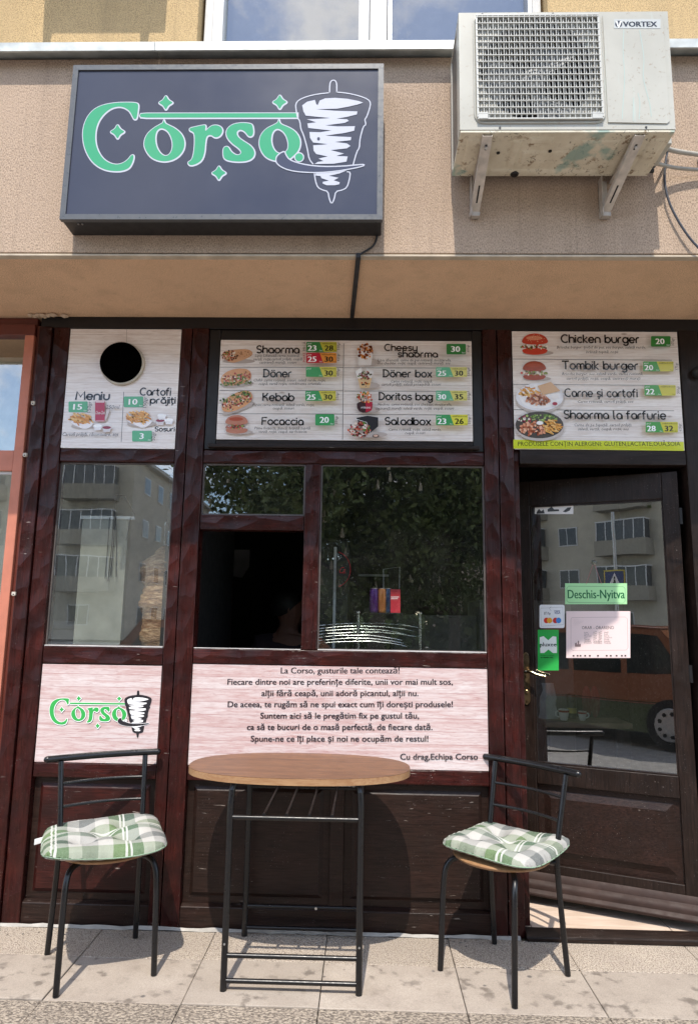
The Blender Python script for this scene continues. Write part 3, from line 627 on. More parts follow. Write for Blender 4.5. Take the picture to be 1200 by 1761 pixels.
def logo(pr, T, green, white, o1, lw, black=None, bg=None):
    """the name in letters with the doner spit; T maps artwork pixels to the plate"""
    tr = lambda P: [T(*p) for p in P]
    letters = [(LC, None), (LO1, LO1H), (LR, None), (LS, None), (LO2, LO2H), (BAR, None)]
    dias = [diamond(c[0], c[1], r) for c, r in DIAS]
    def pass_(d, col, sh=(0, 0)):
        pr.layer()
        for L, Hh in letters+[(d_, None) for d_ in dias]:
            P = [(x+sh[0], y+sh[1]) for x, y in (offset_loop(L, d) if d else L)]
            holes = [tr([(x+sh[0], y+sh[1]) for x, y in (offset_loop(Hh, -d) if d else Hh)])] if Hh else []
            pr.poly(tr(P), col, holes)
    if black: pass_(3.2, black, (1.8, 2.6))
    pass_(o1, white, (.5, .7)); pass_(0, green)
    if black is None:
        pr.layer()
        for P in (DL, DR, SP, LB): pr.stroke(tr(smooth_loop(P, 1, False)), lw, white)
        pr.layer().poly(tr(MEAT), white).poly(tr(MEAT2), white)
        pr.layer().ell(*T(430+565/4.8, 120+567/4.8), 2.6, 3.2, bg, 10)
        pr.layer().poly(tr(offset_loop(KN, 1.0)), white); pr.layer().poly(tr(offset_loop(KN, -1.0)), bg)
        pr.layer().poly(tr(offset_loop(DOT, 1.8)), white); pr.layer().poly(tr(DOT), green)
    else:
        body = DL+Z3([(540, 790)])+[(x, y) for x, y in reversed(DR)]
        pr.layer().poly(tr(offset_loop(body, 2.0)), black); pr.poly(tr(LB), black); pr.poly(tr(SP), black)
        pr.layer().poly(tr(MEAT), white).poly(tr(MEAT2), white)
        pr.layer().poly(tr(offset_loop(KN, 2.2)), white); pr.layer().poly(tr(offset_loop(KN, .6)), black)
        pr.layer().poly(tr(offset_loop(DOT, 1.5)), black); pr.layer().poly(tr(DOT), white)

# ---------------------------------------------------------------- light-box sign
sx0, sx1, sz0, sz1, sy = -1.280, .053, 2.990, 3.713, -.725
sg = thing('light_box_sign', 'big dark grey box sign with green Corso lettering and a doner spit outline', 'sign', (-.61, -.6, 2.99))
bx('box_body', sx0+.003, sx1-.003, sy+.012, -.601, sz0+.003, sz1-.003, simple('black_sheet_metal', (.018, .018, .02), .4), sg, .003)
fr = MB(); w = .0235
fr.prism([(sx0, sz0), (sx1, sz0), (sx1-w, sz0+w), (sx0+w, sz0+w)], 'y', sy-.002, sy+.02); fr.prism([(sx0+w, sz1-w), (sx1-w, sz1-w), (sx1, sz1), (sx0, sz1)], 'y', sy-.002, sy+.02)
fr.prism([(sx0, sz0+.0006), (sx0+w-.0004, sz0+w), (sx0+w-.0004, sz1-w), (sx0, sz1-.0006)], 'y', sy-.002, sy+.02); fr.prism([(sx1-w+.0004, sz0+w), (sx1, sz0+.0006), (sx1, sz1-.0006), (sx1-w+.0004, sz1-w)], 'y', sy-.002, sy+.02)
fr.build('frame', simple('grey_aluminium_profile', (.085, .088, .092), .34, .1, .1, 30), sg)
t = NT('charcoal_sign_film'); M['signface'] = t.out(t.ramp(t.noise(t.geo(), 3, 4), [(.3, (.024, .026, .046)), (.7, (.031, .034, .056))]), t.ramp(t.noise(t.geo(), 6, 3), [(.3, .20), (.7, .24)]), spec=.5)
MB().box(sx0+w-.001, sx1-w+.001, sy+.004, sy+.008, sz0+w-.001, sz1-w+.001).build('face_panel', M['signface'], sg)
pr = Print(wallmap(sy), sy+.0035); logo(pr, lambda x, y: (x, y), '2b9465', 'b6b8c2', 1.9, .0048, None, '2e3146'); lt = pr.build('lettering', sg, False)
# give dark strokes the film's own colour
for px, py in ((127, 388), (133, 398)):
    p = at(px, py, -.69); MB().lathe([(.004, 2.989), (.004, 2.994)], (p.x+.02, -.69, 0), 8).build('screw', M['alu'], sg)

# ---------------------------------------------------------------- printed food, drawn as flat vector pictures
def blob(pr, cx, cy, rx, ry, cols, n, s0, s1, seed=0, el=1.0, holes=None):
    r = random.Random(seed)
    for i in range(n):
        if i % 12 == 0: pr.layer()
        a = r.random()*2*math.pi; q = math.sqrt(r.random()); s_ = r.uniform(s0, s1)
        pr.ell(cx+rx*q*math.cos(a), cy+ry*q*math.sin(a), s_*el, s_, r.choice(cols), 6, r.random()*3)
def fries(pr, cx, cy, rx, ry, n, seed=0, L=9, cols=('e6ac5a', 'd9953f', 'f0c27a', 'c98434')):
    r = random.Random(seed)
    for i in range(n):
        if i % 5 == 0: pr.layer()
        a = r.random()*6.28; q = math.sqrt(r.random()); x, y = cx+rx*q*math.cos(a), cy+ry*q*math.sin(a); t_ = r.gauss(.6, .5); l = L*r.uniform(.7, 1.1)/2
        dx, dy = l*math.cos(t_), l*math.sin(t_)*.8; w_ = 1.1; nx, ny = -math.sin(t_)*w_, math.cos(t_)*w_
        pr.poly([(x-dx+nx, y-dy+ny), (x+dx+nx, y+dy+ny), (x+dx-nx, y+dy-ny), (x-dx-nx, y-dy-ny)], r.choice(cols))
SHD = 'b5a9a2'
def burger(pr, cx, cy, w, h, bun='c1604a', sesame=True, red='b8342c', leaf='5d7a3a', sd=0):
    pr.layer().ell(cx+w*.1, cy+h*.40, w*.5, h*.12, SHD)
    pr.layer().poly(smooth_loop([(cx-w*.42, cy+h*.18), (cx+w*.42, cy+h*.18), (cx+w*.38, cy+h*.42), (cx, cy+h*.5), (cx-w*.38, cy+h*.42)]), red if sesame else bun)
    blob(pr, cx, cy+h*.12, w*.46, h*.10, (leaf, '8aa04e', 'f0e6da', 'c8463a', '6d3528'), 46, 1.0, 2.2, sd)
    pr.layer().poly(smooth_loop([(cx-w*.44, cy+h*.02), (cx-w*.38, cy-h*.3), (cx-w*.15, cy-h*.48), (cx+w*.15, cy-h*.48), (cx+w*.38, cy-h*.3), (cx+w*.44, cy+h*.02)]), bun)
    pr.layer().ell(cx-w*.02, cy-h*.27, w*.26, h*.10, 'd98a6a' if sesame else 'a9492c')
    if sesame:
        r = random.Random(3); pr.layer()
        for i in range(24): pr.ell(cx+r.uniform(-.3, .3)*w, cy-h*r.uniform(.08, .44), .55, .4, 'f3ddb4', 5)
def wrap(pr, cx, cy, w, h, sd=1):
    pr.layer().ell(cx+2, cy+h*.36, w*.5, h*.16, SHD)
    pr.layer().poly(smooth_loop([(cx-w*.5, cy-h*.25), (cx-w*.1, cy-h*.42), (cx+w*.38, cy-h*.45), (cx+w*.5, cy-h*.05), (cx+w*.1, cy+h*.35), (cx-w*.2, cy+h*.5), (cx-w*.42, cy+h*.2)]), 'd3a27c')
    blob(pr, cx-w*.25, cy, w*.24, h*.34, ('a03a2c', '5b2a20', '6c8236', 'e8d8c4', 'c4543c', '3f2018'), 70, .8, 1.9, sd)
    blob(pr, cx+w*.18, cy-h*.1, w*.26, h*.26, ('8a5636', 'b98058', 'e0b690', '6e3d26'), 26, .5, 1.2, sd+1)
def sandwich(pr, cx, cy, w, h, rot, sd, green=True):
    c, s_ = math.cos(rot), math.sin(rot); U = lambda a, b: (cx+a*w*c-b*h*s_, cy+a*w*s_+b*h*c)
    pr.layer().ell(cx+3, cy+h*.42, w*.5, h*.16, SHD, rot=rot)
    pr.layer().poly(smooth_loop([U(-.5, .1), U(-.35, -.3), (U(0, -.5)), U(.4, -.42), U(.5, -.05), U(.4, .3), U(0, .5), U(-.4, .42)]), 'd79c6c')
    for i, (a, b) in enumerate(((-.25, .1), (0, .05), (.25, 0))):
        x, y = U(a, b); blob(pr, x, y, w*.2, h*.26, ('a83e38', 'c96a5c', '6d2a26', 'eadccb')+(('5e7f3c', '86a050') if green else ()), 34, .8, 2.0, sd+i)
    for i in range(3):
        x, y = U(-.3+.3*i, .36 if green == 2 else -.28); blob(pr, x, y, w*.17, h*.12, ('547838', '86a04c', '3f5e2c'), 16, .8, 1.8, sd+9+i)
def boxmeal(pr, cx, cy, w, h, sd, kind):
    pr.layer().ell(cx+w*.3, cy+h*.35, w*.5, h*.14, SHD)
    if kind == 'wrapcup':
        pr.layer().poly([(cx-w*.42, cy-h*.2), (cx+w*.44, cy-h*.2), (cx+w*.3, cy+h*.5), (cx-w*.36, cy+h*.5)], 'e4dedb'); blob(pr, cx, cy-h*.12, w*.40, h*.34, ('8a3c1c', 'b4602c', '5e2412', 'd88c48', 'c87838'), 70, 1, 2.6, sd)
    elif kind == 'box':
        pr.layer().poly([(cx-w*.38, cy), (cx+w*.38, cy), (cx+w*.26, cy+h*.48), (cx-w*.24, cy+h*.48)], 'd9b98c'); pr.layer().poly([(cx-w*.5, cy-h*.3), (cx-w*.2, cy-h*.5), (cx-w*.05, cy), (cx-w*.38, cy+.5)], 'f2f0ef').poly([(cx+w*.1, cy-h*.48), (cx+w*.5, cy-h*.3), (cx+w*.36, cy), (cx+w*.1, cy)], 'e6e2e1')
        blob(pr, cx, cy-h*.12, w*.36, h*.2, ('7a2c2c', 'b05a4c', 'e8ddd4', '4a3030', '6b7c44'), 46, .9, 2.2, sd); blob(pr, cx, cy+h*.3, w*.24, h*.1, ('c84c28', '3a2a26', 'e0a040'), 12, .8, 1.8, sd+2)
    elif kind == 'bag':
        pr.layer().poly(smooth_loop([(cx-w*.42, cy-h*.02), (cx+w*.42, cy-h*.02), (cx+w*.38, cy+h*.4), (cx, cy+h*.52), (cx-w*.38, cy+h*.4)], 1), '3a2026'); pr.layer().poly([(cx+w*.05, cy), (cx+w*.40, cy), (cx+w*.36, cy+h*.38), (cx+w*.05, cy+h*.48)], 'b01f3c')
        pr.layer().text('ritos', cx-w*.18, cx+w*.3, cy+h*.3, h*.1, 'f4eef0', bold=.01); blob(pr, cx, cy-h*.2, w*.42, h*.24, ('e0703c', 'b83c2c', 'e8a060', '5e7c3c', 'efe2d4', '7a2a22'), 60, 1, 2.6, sd)
    else:
        pr.layer().poly([(cx-w*.22, cy-h*.4), (cx+w*.15, cy-h*.5), (cx+w*.5, cy-h*.42), (cx+w*.5, cy-h*.02), (cx+w*.22, cy+h*.3), (cx-w*.1, cy-h*.1)], '2c2a30'); pr.layer().stroke([(cx-w*.25, cy-h*.36), (cx+w*.12, cy-h*.2), (cx+w*.24, cy+h*.26)], .002, 'f2f0ef')
        blob(pr, cx-w*.12, cy+h*.12, w*.36, h*.34, ('b84a44', 'e4d4c8', '7a2a28', 'd07460', '5e7c3c', '402220'), 110, .9, 2.6, sd); pr.layer().ell(cx+w*.42, cy+h*.42, 5.5, 3, '3a2e30').layer().ell(cx+w*.42, cy+h*.41, 4, 2, 'd8b4a0')
def plate(pr, cx, cy, rx, ry, sd, kind):
    pr.layer().ell(cx+1, cy+ry*.2, rx*1.02, ry, 'c2b8b2', 22)
    pr.layer().ell(cx, cy, rx, ry, 'e9e9ee' if kind == 1 else '4a4440', 26)
    if kind == 1:
        pr.layer().ell(cx, cy, rx*.86, ry*.84, 'f4f3f4', 24); fries(pr, cx-rx*.42, cy-ry*.28, rx*.4, ry*.4, 46, sd, 9); blob(pr, cx-rx*.05, cy+ry*.25, rx*.5, ry*.42, ('b87456', 'd69a7c', '8a4c34', 'e6b498', 'a85e44'), 90, 1, 2.4, sd, 1.6)
        pr.layer().poly([(cx-rx*.1, cy-ry*.75), (cx+rx*.45, cy-ry*1.05), (cx+rx*.86, cy-ry*.4), (cx+rx*.1, cy-ry*.1)], 'd3ac86'); pr.layer().ell(cx+rx*.62, cy+ry*.02, 5.5, 4, 'f2efee').layer().ell(cx+rx*.62, cy+ry*.52, 6, 4, 'f0eded').layer().ell(cx+rx*.62, cy+ry*.52, 4.6, 3, '9c2440')
    else:
        blob(pr, cx, cy-ry*.42, rx*.72, ry*.42, ('6a8a3c', '8cae54', '4c6a2c', 'a8c070'), 70, 1.2, 2.8, sd); blob(pr, cx-rx*.6, cy-ry*.35, rx*.28, ry*.26, ('9a2448', 'c04a5c', 'e8dcd0'), 16, 1.4, 3, sd+1)
        blob(pr, cx-rx*.22, cy+ry*.28, rx*.62, ry*.5, ('c4704c', 'e09a78', '9c4c30', 'eeb898', 'b25c40'), 110, 1, 2.4, sd+2, 1.5); fries(pr, cx+rx*.52, cy+ry*.15, rx*.36, ry*.5, 50, sd+3, 9); pr.layer().ell(cx, cy-ry*.12, 6, 3.4, 'f4f1ee')
def tag2(pr, x0, x1, y0, y1, a, b, ca='3f9a5c', cb_='cfc653', txb='14120c', slash=.5, lei=True):
    m_ = x0+(x1-x0)*slash; h_ = y1-y0
    pr.layer().rr(x0, y0, x1, y1, 1.6, cb_); pr.layer().poly([(x0+1, y0), (m_-3, y0), (m_+3.5, y1), (x0+1, y1), (x0, y1-1), (x0, y0+1)], ca)
    pr.layer().text('pui', x0+1.6, x0+8.5, y0+4.0, 2.6, 'eef4ee', .2)
    if a: pr.text(a, x0+2.8, x0+17, y1-2.0, h_*.52, 'ffffff', bold=.03)
    if b: pr.text(b, m_+5.5, m_+19.5, y1-2.0, h_*.52, txb, bold=.03)
    pr.text('vită/berbecuț', m_+.5, x1-1.5, y0+4.0, 2.6, '4a4426', .2, res=1); pr.text('lei', m_-3.5, m_+.8, y1-1.2, 2.2, 'eef4ee', .2, res=1); pr.text('lei', x1-5.6, x1-1.4, y1-1.2, 2.2, '4a4426', .2, res=1)
def tag1(pr, x0, x1, y0, y1, a, col='3f9a5c'):
    pr.layer().rr(x0, y0, x1, y1, 1.8, col); w_ = (14.5 if len(a) > 1 else 6.5); c_ = (x0+x1)/2-1
    pr.layer().text(a, c_-w_/2, c_+w_/2, y1-(y1-y0)*.24, (y1-y0)*.52, 'ffffff', bold=.03); pr.text('lei', x1-6.8, x1-1.6, y1-1.6, 2.6, 'eef4ee', .2)
INK = '1c1a1c'
def heads(pr, L):
    pr.layer()
    for s_, x0, x1, yb, cap in L: pr.text(s_, x0, x1, yb, cap, INK, font='head', bold=.28)
def descs(pr, L):
    for s_, x0, x1, yb in L: pr.text(s_, x0, x1, yb, 4.6, '2a2626', .22, .004, res=1)
def board(name, label, x0, x1, z0, z1, y, mat_, cat='menu board', group=None):
    o = thing(name, label, cat, ((x0+x1)/2, y, z0), group=group)
    bx('board', x0, x1, y, y+.008, z0, z1, mat_, o, .0008); return o
# middle menu
yC = .006
bc = board('menu_board', 'wide eight dish menu board above the serving hatch, two columns of prices', -.753, .524, 2.258, 2.783, yC, M['board'])
pr = Print(wallmap(yC), yC-.0004)
c5 = lambda x, y: (330+x/4.444, 550+y/4.444)
pr.layer(); K = '2c2828'
for ya, xa, xb in ((631.5, 379, 590), (671.5, 378, 589.5), (711.5, 377, 589), (632.5, 592, 806), (672.5, 592, 806), (713, 591, 806.5)): pr.stroke([(xa, ya), (xb, ya+.6)], .0024, K)
pr.stroke([(591, 591), (589, 756)], .0026, K)
wrap(pr, 409, 612, 56, 26, 11); sandwich(pr, 406, 649, 56, 30, -.08, 21, 2); sandwich(pr, 408, 691, 60, 30, -.35, 31); burger(pr, 408, 731, 47, 33, 'b87a64', False, 'b87a64', 'a8746a', 41)
boxmeal(pr, 628, 611, 32, 38, 51, 'wrapcup'); boxmeal(pr, 627, 652, 32, 36, 61, 'box'); boxmeal(pr, 627, 693, 33, 38, 71, 'bag'); boxmeal(pr, 624, 736, 52, 38, 81, 'salad')
heads(pr, [('Shaorma', 443, 515, 610, 12), ('Döner', 454, 502, 651, 12.5), ('Kebab', 453, 506, 691.5, 12.5), ('Focaccia', 452, 522, 732.5, 12), ('Cheesy', 661, 716, 606, 10.5), ('shaorma', 684, 751, 617, 10.5), ('Döner box', 658, 741, 651, 12), ('Doritos bag', 651, 742, 690, 12), ('Saladbox', 662, 739, 732.5, 12)])
pr.layer()
descs(pr, [('Lipie Libaneză,carne rotisată,', 440, 516, 617), ('varză, roșii,cartofi prăjiți, ceapă,', 437, 521, 623), ('castraveți murați, sosuri', 447, 510, 628.6), ('Chiflă ,carne rotisată, sosuri, salată verde, roșii,', 437, 560, 659), ('ceapă, varză roșie, condimente orientale', 446, 552, 665), ('Panini,carne rotisată, salată verde, roșii,', 436, 541, 701), ('ceapă, sosuri', 470, 506, 707), ('Pâine focaccia, șuncă, brânză topită,', 439, 535, 741), ('varză, roșii, ceapă, sas focaccia', 446, 528, 747),
 ('Lipie libaneză, carne de pui rotisată, mozzarella,', 649, 774, 625), ('sos cheddar, roșii, ceapă, castraveți murați, sos', 649, 772, 630.3), ('Carne rotisată, roșii, ceapă,', 671, 742, 661), ('cartofi prăjiți, salată proaspătă, sosuri', 655, 756, 666.5), ('Nachos, carne rotisată, sos cheddar, mozzarella,', 649, 775, 700.5), ('castraveți murați, salată verde, roșii, ceapă, sosuri', 645, 778, 707.5), ('Carne rotisată, roșii, salată verde,', 667, 757, 743.5), ('ceapă, sosuri', 695, 729, 749.5)])
tag2(pr, 527.5, 579.5, 592, 609, '23', '28', '2c7a3c', 'b8b23c'); tag2(pr, 527.5, 579, 611, 628, '25', '30', 'b81c34', 'e08e3c'); tag2(pr, 527, 579, 635, 652, '', '30'); tag2(pr, 526, 578, 676, 693, '25', '30')
tag1(pr, 543, 575.5, 716, 735, '20', '3f9a5c'); tag1(pr, 766, 799, 596, 614, '30', '2c7a3c'); tag2(pr, 748, 801, 636, 652.5, '25', '30', '5aae84', 'd6d074'); tag2(pr, 748, 801, 676, 693, '30', '35', '5aae84', 'd6d074'); tag2(pr, 748, 802, 717, 735, '23', '26', '3f9a5c', 'dcd84c')
pr.layer()
for s_, x, y, h_, c_ in (('500gr', 584.5, 607, 13, K), ('625gr', 584, 626, 13, K), ('650gr', 583.5, 651, 13, K), ('550gr', 582.5, 692, 13, K), ('370gr', 581, 733, 14, K), ('600gr', 804.5, 611, 13, K), ('500gr', 805.5, 651, 13, K), ('550gr', 806, 692, 13, K), ('550gr', 806.5, 733, 13, K), ('MICĂ', 526.5, 608, 15, K), ('MARE', 526.3, 627.5, 16, 'b81c34')): pr.text(s_, x, 0, y, 4.4, c_, vert=h_, res=1)
pr.build('menu_print', bc, False)
# right menu
bR = board('menu_board', 'menu board with burgers and plates above the door, yellow allergen strip along its foot', .728, 1.556, 2.221, 2.837, .004, M['board'])
pr = Print(wallmap(.004), .0036); pr.layer()
for ya, xa, xb in ((617.5, 881, 1154), (661, 882, 1157), (704.5, 881.5, 1158)): pr.stroke([(xa, ya), (xb, ya+2)], .0026, K)
pr.poly([(882, 756), (1174.6, 760), (1175.4, 775.5), (882, 771.5)], 'cfd832')
burger(pr, 919, 592, 54, 38, 'c0402c', True, 'c8402c', '4c6a2c', 5); burger(pr, 918, 638, 48, 34, '9c3c1c', False, 'c07a62', 'e8c8b4', 6); plate(pr, 927, 683, 41, 24, 7, 1); plate(pr, 926, 732, 41, 23, 8, 2)
heads(pr, [('Chicken burger', 963, 1096, 591.5, 13), ('Tombik burger', 965, 1094, 637, 13.5), ('Carne și cartofi', 969, 1093, 684, 13), ('Shaorma la farfurie', 968, 1141, 721.5, 13.5)])
pr.layer(); descs(pr, [('Brioche burger, șnițel de pui, sos burger, salată verde,', 955, 1107, 602), ('brânză topită, roșii', 1005, 1059, 610), ('Brioche burger, sos, salată verde, carne rotisată,', 964, 1102, 647.5), ('cartofi prăjiți, roșii, ceapă, castraveți murați', 971, 1097, 655.5), ('Carne rotisată, cartofi prăjiți, sos', 990, 1085, 695), ('Carne de pe țepușă, cartofi prăjiți,', 984, 1083, 735), ('salată, varză, ceapă, roșii, sos', 991, 1077, 742)])
tag1(pr, 1115.5, 1149, 581, 599, '20', '2f8038'); tag2(pr, 1102, 1154, 624.5, 641.5, '20', '', '3f9a44', 'cdc63c'); tag2(pr, 1104, 1157.5, 665, 683, '22', '', '3f9a44', 'cdc63c'); tag2(pr, 1106, 1161, 728, 746, '28', '32', '3f9a44', 'cdc63c')
pr.layer().text('PRODUSELE CONȚIN ALERGENI: GLUTEN,LACTATE,OUĂ,SOIA', 888, 1165, 769, 7.0, '2a3210', bold=.006)
for s_, x, y in (('375gr', 1154.5, 598), ('375gr', 1161, 640), ('300gr', 1164, 680), ('620gr', 1167, 744)): pr.text(s_, x, 0, y, 4.6, K, vert=13, res=1)
pr.build('menu_print', bR, False)
# left menu with the round flue
yL = .005; fc = at(212, 627, yL); FR = .113
bL = thing('menu_board', 'menu board with fries and a red can, pierced by a round black flue', 'menu board', (-1.246, yL, 2.206))
n_ = 40; circ = [(fc.x+FR*math.cos(2*math.pi*i/n_), fc.z+FR*math.sin(2*math.pi*i/n_)) for i in range(n_)]; rct = [(-1.534, 2.206), (-.959, 2.206), (-.959, 2.838), (-1.534, 2.838)]
tri = tessellate_polygon([[Vector((a, b, 0)) for a, b in rct], [Vector((a, b, 0)) for a, b in circ]]); al = rct+circ
mb = MB(); mb.add([(a, yL, b) for a, b in al]+[(a, yL+.008, b) for a, b in al], [tuple(t_) for t_ in tri]+[tuple(i+len(al) for i in t_) for t_ in tri]+[(4+i, 4+(i+1) % n_, len(al)+4+(i+1) % n_, len(al)+4+i) for i in range(n_)]+[(i, (i+1) % 4, len(al)+(i+1) % 4, len(al)+i) for i in range(4)])
mb.build('board', M['board'], bL)
fl_ = thing('flue_pipe', 'round black flue mouth in a pale collar on the left menu board', 'flue', (fc.x, .02, fc.z))
MB().lathe([(FR-.004, .03), (FR-.001, .008), (FR-.001, -.012), (FR-.010, -.012), (FR-.012, .05)], (fc.x, 0, fc.z), 48, 'y', caps=False).build('collar', simple('cream_collar', (.55, .50, .42), .5), fl_, smooth=False)
pq = MB(); RI = .104; c_ = (fc.x-.006, 0, fc.z+.006)
vs = [(c_[0]+RI*math.cos(2*math.pi*i/48), yy, c_[2]+RI*math.sin(2*math.pi*i/48)) for yy in (-.022, .055) for i in range(48)]
pq.add(vs, [(i, (i+1) % 48, 48+(i+1) % 48, 48+i) for i in range(48)]+[tuple(range(47, -1, -1))])
pq.build('pipe', simple('flue_shade_black', (.001, .001, .001), 1, bump=0, spec=0), fl_)  # black front disc stands in for the shade inside the open pipe
pr = Print(wallmap(yL), yL-.0004); pr.layer()
pr.stroke([(213.5, 674), (209, 760)], .0024, K); pr.stroke([(218.5, 565), (218, 589)], .0014, '8a7c76')
heads(pr, [('Meniu', 131, 188, 687, 13.5), ('Cartofi', 241.5, 294, 679.5, 12), ('prăjiți', 259, 302, 693.5, 10.5), ('Sosuri', 267, 300.5, 741.5, 7.5)])
tag1(pr, 118.5, 151.5, 690.5, 709, '15', '58ae80'); tag1(pr, 213.5, 247, 682, 700.5, '10', '58ae80'); tag1(pr, 228, 262, 741, 759.5, '3', '58ae80')
for cx, cy, k in ((141, 724, 1.0), (240, 721, 1.12)):
    pr.layer().ell(cx+4, cy+9, 22*k, 5, SHD); pr.layer().poly(smooth_loop([(cx-20*k, cy-1), (cx+22*k, cy+1), (cx+17*k, cy+10), (cx+6*k, cy+15*k), (cx-6*k, cy+10), (cx-16*k, cy+6)], 1), 'f3eef0'); fries(pr, cx, cy-3, 18*k, 8.5*k, 60, int(cx), 11)
pr.layer().poly([(186, 700), (190, 708), (184, 724), (181, 724)], 'cfc3c2')
pr.layer().rr(165.5, 690.5, 182, 726, 2, 'b01f42'); pr.layer().rect(166.5, 691, 181, 693.4, 'e9d5da').rect(166.5, 724, 181, 725.6, 'd9a9b4'); pr.layer().text('Coca-Cola', 165.8, 181.6, 713.5, 5.4, 'ffffff', .25)
for cx, cy, c1, c2 in ((170, 736, 'eceaee', 'ffffff'), (185.5, 739, 'd9d3d6', '8a1f3a'), (277, 727, 'd9d3d6', '8a1f3a'), (292, 726, 'eceaee', 'ffffff'), (280, 718, 'f1eff2', 'fafafa')):
    pr.layer().poly([(cx-8, cy-3), (cx+8, cy-3), (cx+5, cy+5), (cx-5, cy+5)], c1); pr.layer().ell(cx, cy-2.6, 7.4, 2.6, c2)
pr.layer().text('Cartofi prăjiți, răcoritoare, sos', 109.5, 205, 751, 6, K, .2, .004); pr.text('250ml', 184, 206.5, 704.5, 6, K, .2)
for s_, x, y in (('150gr', 158, 711), ('150gr', 253.5, 703), ('50gr', 268, 759)): pr.text(s_, x, 0, y, 6, K, vert=19 if s_ != '50gr' else 15)
pr.build('menu_print', bL, False)
# logo board
lg = board('logo_board', 'square plank patterned board with the green Corso logo, behind the left chair', -1.532, -.960, .700, 1.146, .008, M['board_pink'], 'sign')
pr = Print(wallmap(.008), .0076)
logo(pr, lambda x, y: (85.6+(x-142)*.354, 1185.3+(y-136)*.386+(x-142)*.004), '3aa552', 'f7f5f5', 2.6, .001, '2e2c30')
pr.build('logo_print', lg, False)
# message board
mbd = board('message_board', 'long pink plank patterned board with a Romanian message under the hatch', -.812, .575, .700, 1.158, .008, M['board_pink'], 'sign')
pr = Print(wallmap(.008), .0076); pr.layer()
for s_, x0, x1, y in (('La Corso, gusturile tale contează!', 483, 686.5, 1158), ('Fiecare dintre noi are preferințe diferite, unii vor mai mult sos,', 391.5, 778, 1177.5), ('alții fără ceapă, unii adoră picantul, alții nu.', 450, 719, 1197), ('De aceea, te rugăm să ne spui exact cum îți dorești produsele!', 392, 778, 1216), ('Suntem aici să le pregătim fix pe gustul tău,', 448, 720, 1235.5), ('ca să te bucuri de o masă perfectă, de fiecare dată.', 425, 743, 1255), ('Spune-ne ce îți place și noi ne ocupăm de restul!', 431.5, 736, 1275), ('Cu drag,Echipa Corso', 688, 821, 1306)):
    pr.text(s_, x0, x1, y, 10.0, '26222a', bold=.02, res=3)
pr.build('lettering', mbd, False)
# ---------------------------------------------------------------- outdoor air-conditioning unit
AX0, AX1, AY0, AY1, AZ0, AZ1 = .346, 1.172, -.905, -.640, 3.244, 3.778
t = NT('aged_white_casing'); g = t.coord(); gi = t.coord((1, 1, 1))
c = t.ramp(t.noise(g, 3.5, 5), [(.3, (.36, .35, .305)), (.7, (.44, .43, .38))]); c = t.mix(t.ramp(t.noise(t.coord((9, 9, .8)), 4, 3), [(.62, 0.), (.72, .5)]), c, (.42, .50, .46))
c = t.mix(t.ramp(t.noise(g, 60, 3), [(.62, 0.), (.72, .55)]), c, (.25, .19, .13)); M['casing'] = t.out(c, .4, None, spec=.4)
t = NT('grimy_base_pan'); g = t.coord(); c = t.ramp(t.noise(g, 9, 6, .65), [(.3, (.56, .50, .38)), (.7, (.72, .67, .54))])
c = t.mix(t.math('MULTIPLY', t.ramp(t.noise(g, 26, 5, .7), [(.56, 0.), (.62, .9)]), t.ramp(t.noise(g, 5, 2), [(.42, 0.), (.56, 1.)])), c, (.20, .125, .06))
c = t.mix(t.math('MULTIPLY', t.ramp(t.noise(g, 48, 4, .7, 1.), [(.60, 0.), (.63, .95)]), t.ramp(t.noise(t.coord((1, 1, 1), rot=(1, 2, 3)), 6, 2), [(.45, 0.), (.55, 1.)])), c, (.05, .04, .03))
c = t.mix(t.ramp(t.noise(t.coord(rot=(2, .5, 1)), 5.5, 4), [(.64, 0.), (.70, .75)]), c, (.22, .36, .32)); M['pan'] = t.out(c, .7, t.bump(t.noise(g, 18, 4), .5, .006))
M['grille'] = simple('grille_wire', (.48, .48, .45), .45, 0, .12, 20)
M['fan'] = simple('fan_blade_plastic', (.20, .21, .22), .5, 0, .2)
M['coil'] = simple('condenser_fins', (.012, .012, .02), .5, 0)
M['bracket'] = simple('galvanised_bracket', (.52, .47, .42), .45, .3, .25, 25, .2)
ac = thing('air_conditioner', 'white outdoor air conditioner unit on two brackets, grimy underside, square fan grille', 'air conditioner', (.759, -.62, AZ0))
GX0, GX1, GZ0, GZ1 = .413, .895, 3.292, 3.757
cs = MB(); yf = AY0
cs.box(AX0, GX0, yf, yf+.012, AZ0+.012, AZ1); cs.box(GX1, AX1, yf, yf+.012, AZ0+.012, AZ1); cs.box(GX0, GX1, yf, yf+.012, AZ0+.012, GZ0); cs.box(GX0, GX1, yf, yf+.012, GZ1, AZ1)
cs.box(AX0, AX1, yf+.012, AY1, AZ1-.012, AZ1); cs.box(AX1-.01, AX1, yf+.012, AY1, AZ0+.012, AZ1-.012); cs.box(AX0+.3, AX1-.01, AY1-.01, AY1, AZ0+.012, AZ1-.012)
cs.build('casing', M['casing'], ac, bevel=.0)
